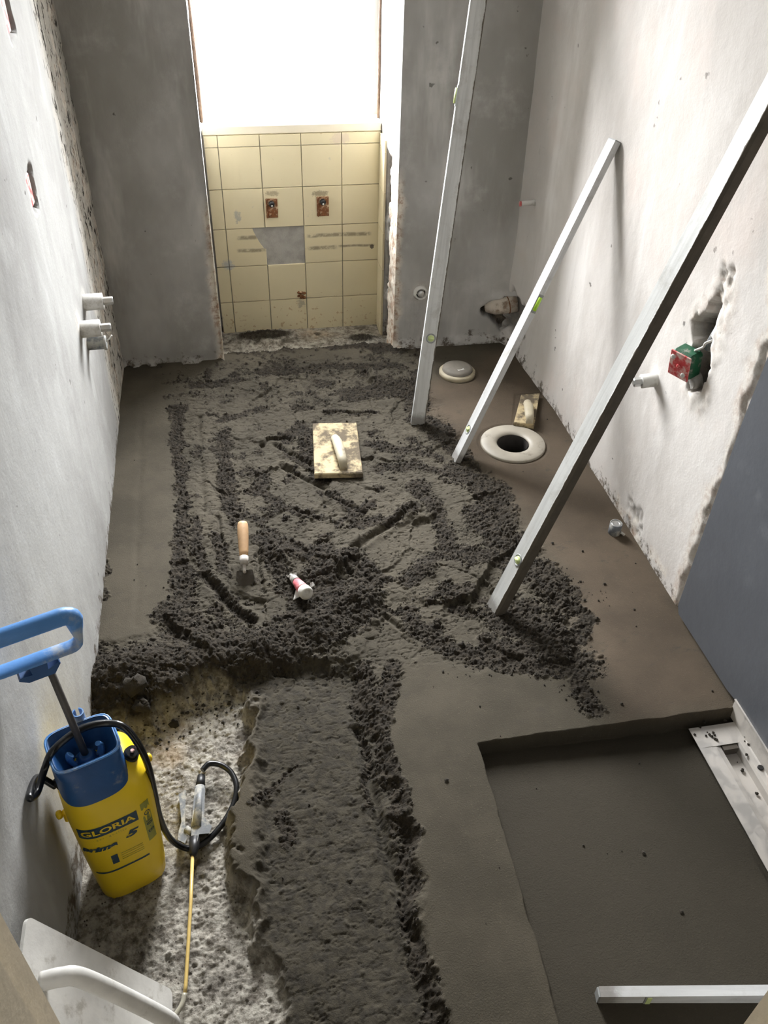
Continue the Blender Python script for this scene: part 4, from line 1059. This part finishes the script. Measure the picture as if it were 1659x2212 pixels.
o_ = stub('pipe_outlet', (XL, 2.265, .440), (1, .02, 0), [('sleeve', [(.018, -.01), (.0175, .046), (.0205, .046), (.0205, .052), (.015, .053), (.008, .050)], M_grey_pl, 28)], 'grey ribbed pipe outlet on the left wall, lowest of the three', 'pipe outlet', GL)
m = MB(); m.tube([(.050, 0, .004), (.062, .002, .010), (.070, .004, .020)], .0022, 8); m.build('wire_end', M_white_pl, o_)
stub('pipe_outlet', (XR, 1.80, .470), (-1, .1, -.12), [('sleeve', sleeve(.040, .0185), M_white_pl, 28), ('hex_plug', hexc(.030, .060, .0125), M_chrome, 6)], 'white pipe outlet with chrome plug on the right wall beside the junction box', 'pipe outlet')
stub('pipe_outlet', (XR-.01, 2.845, .575), (-1, 0, -.05), [('sleeve', [(.012, -.01), (.0085, .004), (.0085, .045), (.007, .046)], M_white_pl, 18), ('red_plug', [(.009, .044), (.009, .050), (.004, .051)], M_red, 14)], 'thin pipe end with a red plug, high on the right wall by the corner', 'pipe outlet')
stub('valve_outlet', (.713, YB, .224), (-.05, -1, .12), [('collar', [(.032, -.008), (.027, .006), (.022, .022), (.0185, .022), (.0175, .004)], M_white_pl, 28), ('bore', [(.018, .004), (.005, .005)], M_dark, 24), ('chrome_cap', [(.013, .004), (.013, .018), (.010, .021), (.003, .021)], M_chrome, 20)],
     'round chrome-capped valve outlet low in the back wall right of the window niche', 'valve outlet')
# big waste pipe across the back right corner
wp = empty('waste_pipe', (1.03, YB-.005, .155), 0, 'rust-spotted white waste pipe coming out of the broken back right corner', 'pipe')
m = MB(); m.tube([(-.045, .018, -.012), (-.02, -.002, -.004), (.03, -.014, .006), (.062, -.018, .010)], [.022, .031, .032, .031], 24); m.build('pipe_body', M_pipewhite, wp)
m = MB(); m.tube([(.026, -.016, .006), (.029, -.016, .0065)], [.0332, .0332], 24); m.build('pipe_joint', M_rust, wp)
stub('blue_pipe_end', (1.083, YB-.010, .030), (-.9, -.5, .1), [('pipe_end', [(.013, -.02), (.013, .022), (.010, .023)], simple('bright_blue_plastic', lin(60, 110, 190), .4, var=.1), 18)], 'bright blue pipe end in the floor corner under the waste pipe', 'pipe outlet')

# ------------------------------------------------------------------ junction boxes
jb = empty('junction_box', (XR, 1.662, .600), 0, 'green junction box with red cover hanging out of a broken hole in the right wall', 'junction box')
jr = Matrix.Rotation(math.radians(24), 3, 'Z') @ Matrix.Rotation(math.radians(-8), 3, 'Y')
m = MB(); m.box((-.016, .0, 0), (.046, .062, .070), jr, bev=.008); m.build('box_body', M_greenpl, jb)
m = MB(); m.box(Vector((-.016, 0, 0))+jr @ Vector((-.0245, 0, 0)), (.004, .060, .068), jr, bev=.0015); lidj = m.build('box_cover', M_red, jb)
for (yy, zz) in ((.0, .0), (.020, .018), (-.016, -.018)):
    m = MB(); m.lathe([(.006, 0), (.0055, .003), (.002, .003)], Vector((-.016, 0, 0))+jr @ Vector((-.0265, yy, zz)), 14, jr @ Matrix.Rotation(math.radians(-90), 3, 'Y')); m.build('cover_screw', M_red if yy == 0 else M_white_pl, lidj)
m = MB(); m.lathe([(.020, -.012), (.022, 0), (.020, .012)], (.012, -.012, -.046), 18, Matrix.Rotation(math.radians(80), 3, 'Y')); m.build('mortar_lump', M_grout, jb)
m = MB(); m.tube(spline([(-.010, -.012, .036), (.000, -.026, .052), (-.006, -.040, .070), (.004, -.050, .082)], 6), .0030, 10); tag(m.build('electric_cable', M_white_pl, jb), 'white cable')
m = MB(); m.cyl((.012, -.030, .050), (.016, -.046, .110), .012, .012, 16); m.build('conduit', M_grey_pl, jb)
GS = 'red socket boxes sunk in the left wall'
for (yc, zc_, lab) in ((2.012, .947, 'red socket box sunk in the left wall above the pipe outlets, the lower one'), (2.182, 1.258, 'red socket box sunk high in the left wall at the top edge of the photo')):
    s_ = empty('socket_box', (XL-.012, yc, zc_), 0, lab, 'socket box', GS)
    m = MB(); m.box((0, 0, 0), (.014, .056, .070), bev=.004); m.build('box_cover', M_red, s_)
    m = MB(); m.box((-.004, 0, 0), (.010, .064, .078), bev=.004); m.build('box_rim', M_dark, s_)

# ------------------------------------------------------------------ clods and crumbs
def rock(m, c, r_, seed, squash=.8):
    r = rng(seed); n1, n2 = 10, 7; ph = r.uniform(0, 6, 6); R_ = []
    for i in range(n2+1):
        th = math.pi*i/n2; rg = []
        for k in range(n1):
            a = 2*math.pi*k/n1; q = 1+.16*math.sin(3*a+ph[0]+2*th)+.12*math.sin(5*a+ph[1]-3*th)+.14*math.sin(2*a+ph[2])*math.sin(2*th+ph[3])+r.uniform(-.09, .09)
            s = max(math.sin(th), .02)*q*r_; rg.append(Vector((c[0]+s*math.cos(a), c[1]+s*math.sin(a), c[2]+r_*squash*q*math.cos(th))))
        R_.append(rg)
    m.rings(R_)
for k, (px_, py_, rr_, lab) in enumerate([(298, 1508, .026, 'big lump of dark mortar on the heap, the larger of the two by the sprayer'), (310, 1545, .019, 'lump of dark mortar on the edge of the bare concrete just behind the sprayer'), (372, 1545, .011, 'small dark mortar lump lying alone on the pale bare concrete')]):
    p = at(px_, py_, 'z', -.02 if k else .0); m = MB(); rock(m, (0, 0, 0), rr_, 500+k); o = m.build('mortar_lump', M_clod); o.location = (p.x, p.y, ground(p.x, p.y)+rr_*.55); tag(o, lab, 'mortar lump')
def crumbs():
    r = rng(77); w = np.clip(LOOSE*.6+.02*(1-CONC), 0, 1); edge = np.clip(LOOSE*(1-LOOSE)*4, 0, 1)+LOOSE*.35
    extra = np.zeros_like(X)
    for pts, rad in (([(960, 1450), (1150, 1450), (1270, 1540)], .03), ([(1100, 1180), (1300, 1290)], .05), ([(1450, 1560), (1570, 1560)], .02), ([(240, 1180), (225, 1300)], .012), ([(330, 1560), (560, 1490)], .05), ([(900, 1290), (960, 1260)], .04), ([(600, 1350), (520, 1450)], .05)):
        extra = np.maximum(extra, 1-sstep(0, rad, line_d(X, Y, FP(pts))))
    w = edge+extra*.35+.006*(1-CONC); w = w*(Y < 2.95)*(X > XL+.012)*(X < XR-.02); w[tr > -.02] = 0; w[pit > .5] *= .3; p = w.ravel()/w.sum(); idx = r.choice(w.size, 5200, p=p); ii, jj = np.unravel_index(idx, w.shape)
    base = [(0, 0, 1), (.9, 0, .2), (.2, .85, .3), (-.8, .4, .1), (-.5, -.8, .25), (.5, -.7, .15), (0, 0, -.7)]
    F = [(0, 1, 2), (0, 2, 3), (0, 3, 4), (0, 4, 5), (0, 5, 1), (6, 2, 1), (6, 3, 2), (6, 4, 3), (6, 5, 4), (6, 1, 5)]
    B = np.array(base); V = []; FF = []
    for q, (i, j) in enumerate(zip(ii, jj)):
        s = .0016+.0042*r.random()**3; a = r.uniform(0, 6.3); c, s_ = math.cos(a), math.sin(a); b = B*r.uniform(.7, 1.3, (7, 3))*s
        xy = np.stack([b[:, 0]*c-b[:, 1]*s_, b[:, 0]*s_+b[:, 1]*c, b[:, 2]*.8], 1)+[fx[i], fy[j], H[i, j]+s*.3]
        V += [tuple(v) for v in xy]; FF += [tuple(k+7*q for k in f) for f in F]
    me = bpy.data.meshes.new('mortar_crumbs'); me.from_pydata(V, [], FF); me.materials.append(M_clod); o = bpy.data.objects.new('mortar_crumbs', me); col.objects.link(o)
    tag(o, 'loose dark mortar crumbs scattered around the heaps on the floor', 'mortar crumbs', kind='stuff')
crumbs()
# splashes of mortar fallen into the shower channel
m = MB(); r = rng(9)
for k in range(34):
    px_, py_ = r.uniform(1490, 1640), 0; t = (px_-1490)/150; py_ = 1565+t*120*r.random()+r.uniform(-5, 30)
    p = at(px_, py_, 'z', -.036); 
    if p.x > 1.078 or p.x < .96: continue
    s = r.uniform(.0012, .0040); rock(m, (p.x, p.y, -.031+s*.5+(.004 if p.x < 1.01 else -.018 if p.x < 1.05 else .007)), s, 900+k, .7)
tag(m.build('mortar_splashes', M_clod), 'dark mortar crumbs fallen onto the steel shower channel', 'mortar crumbs', kind='stuff')
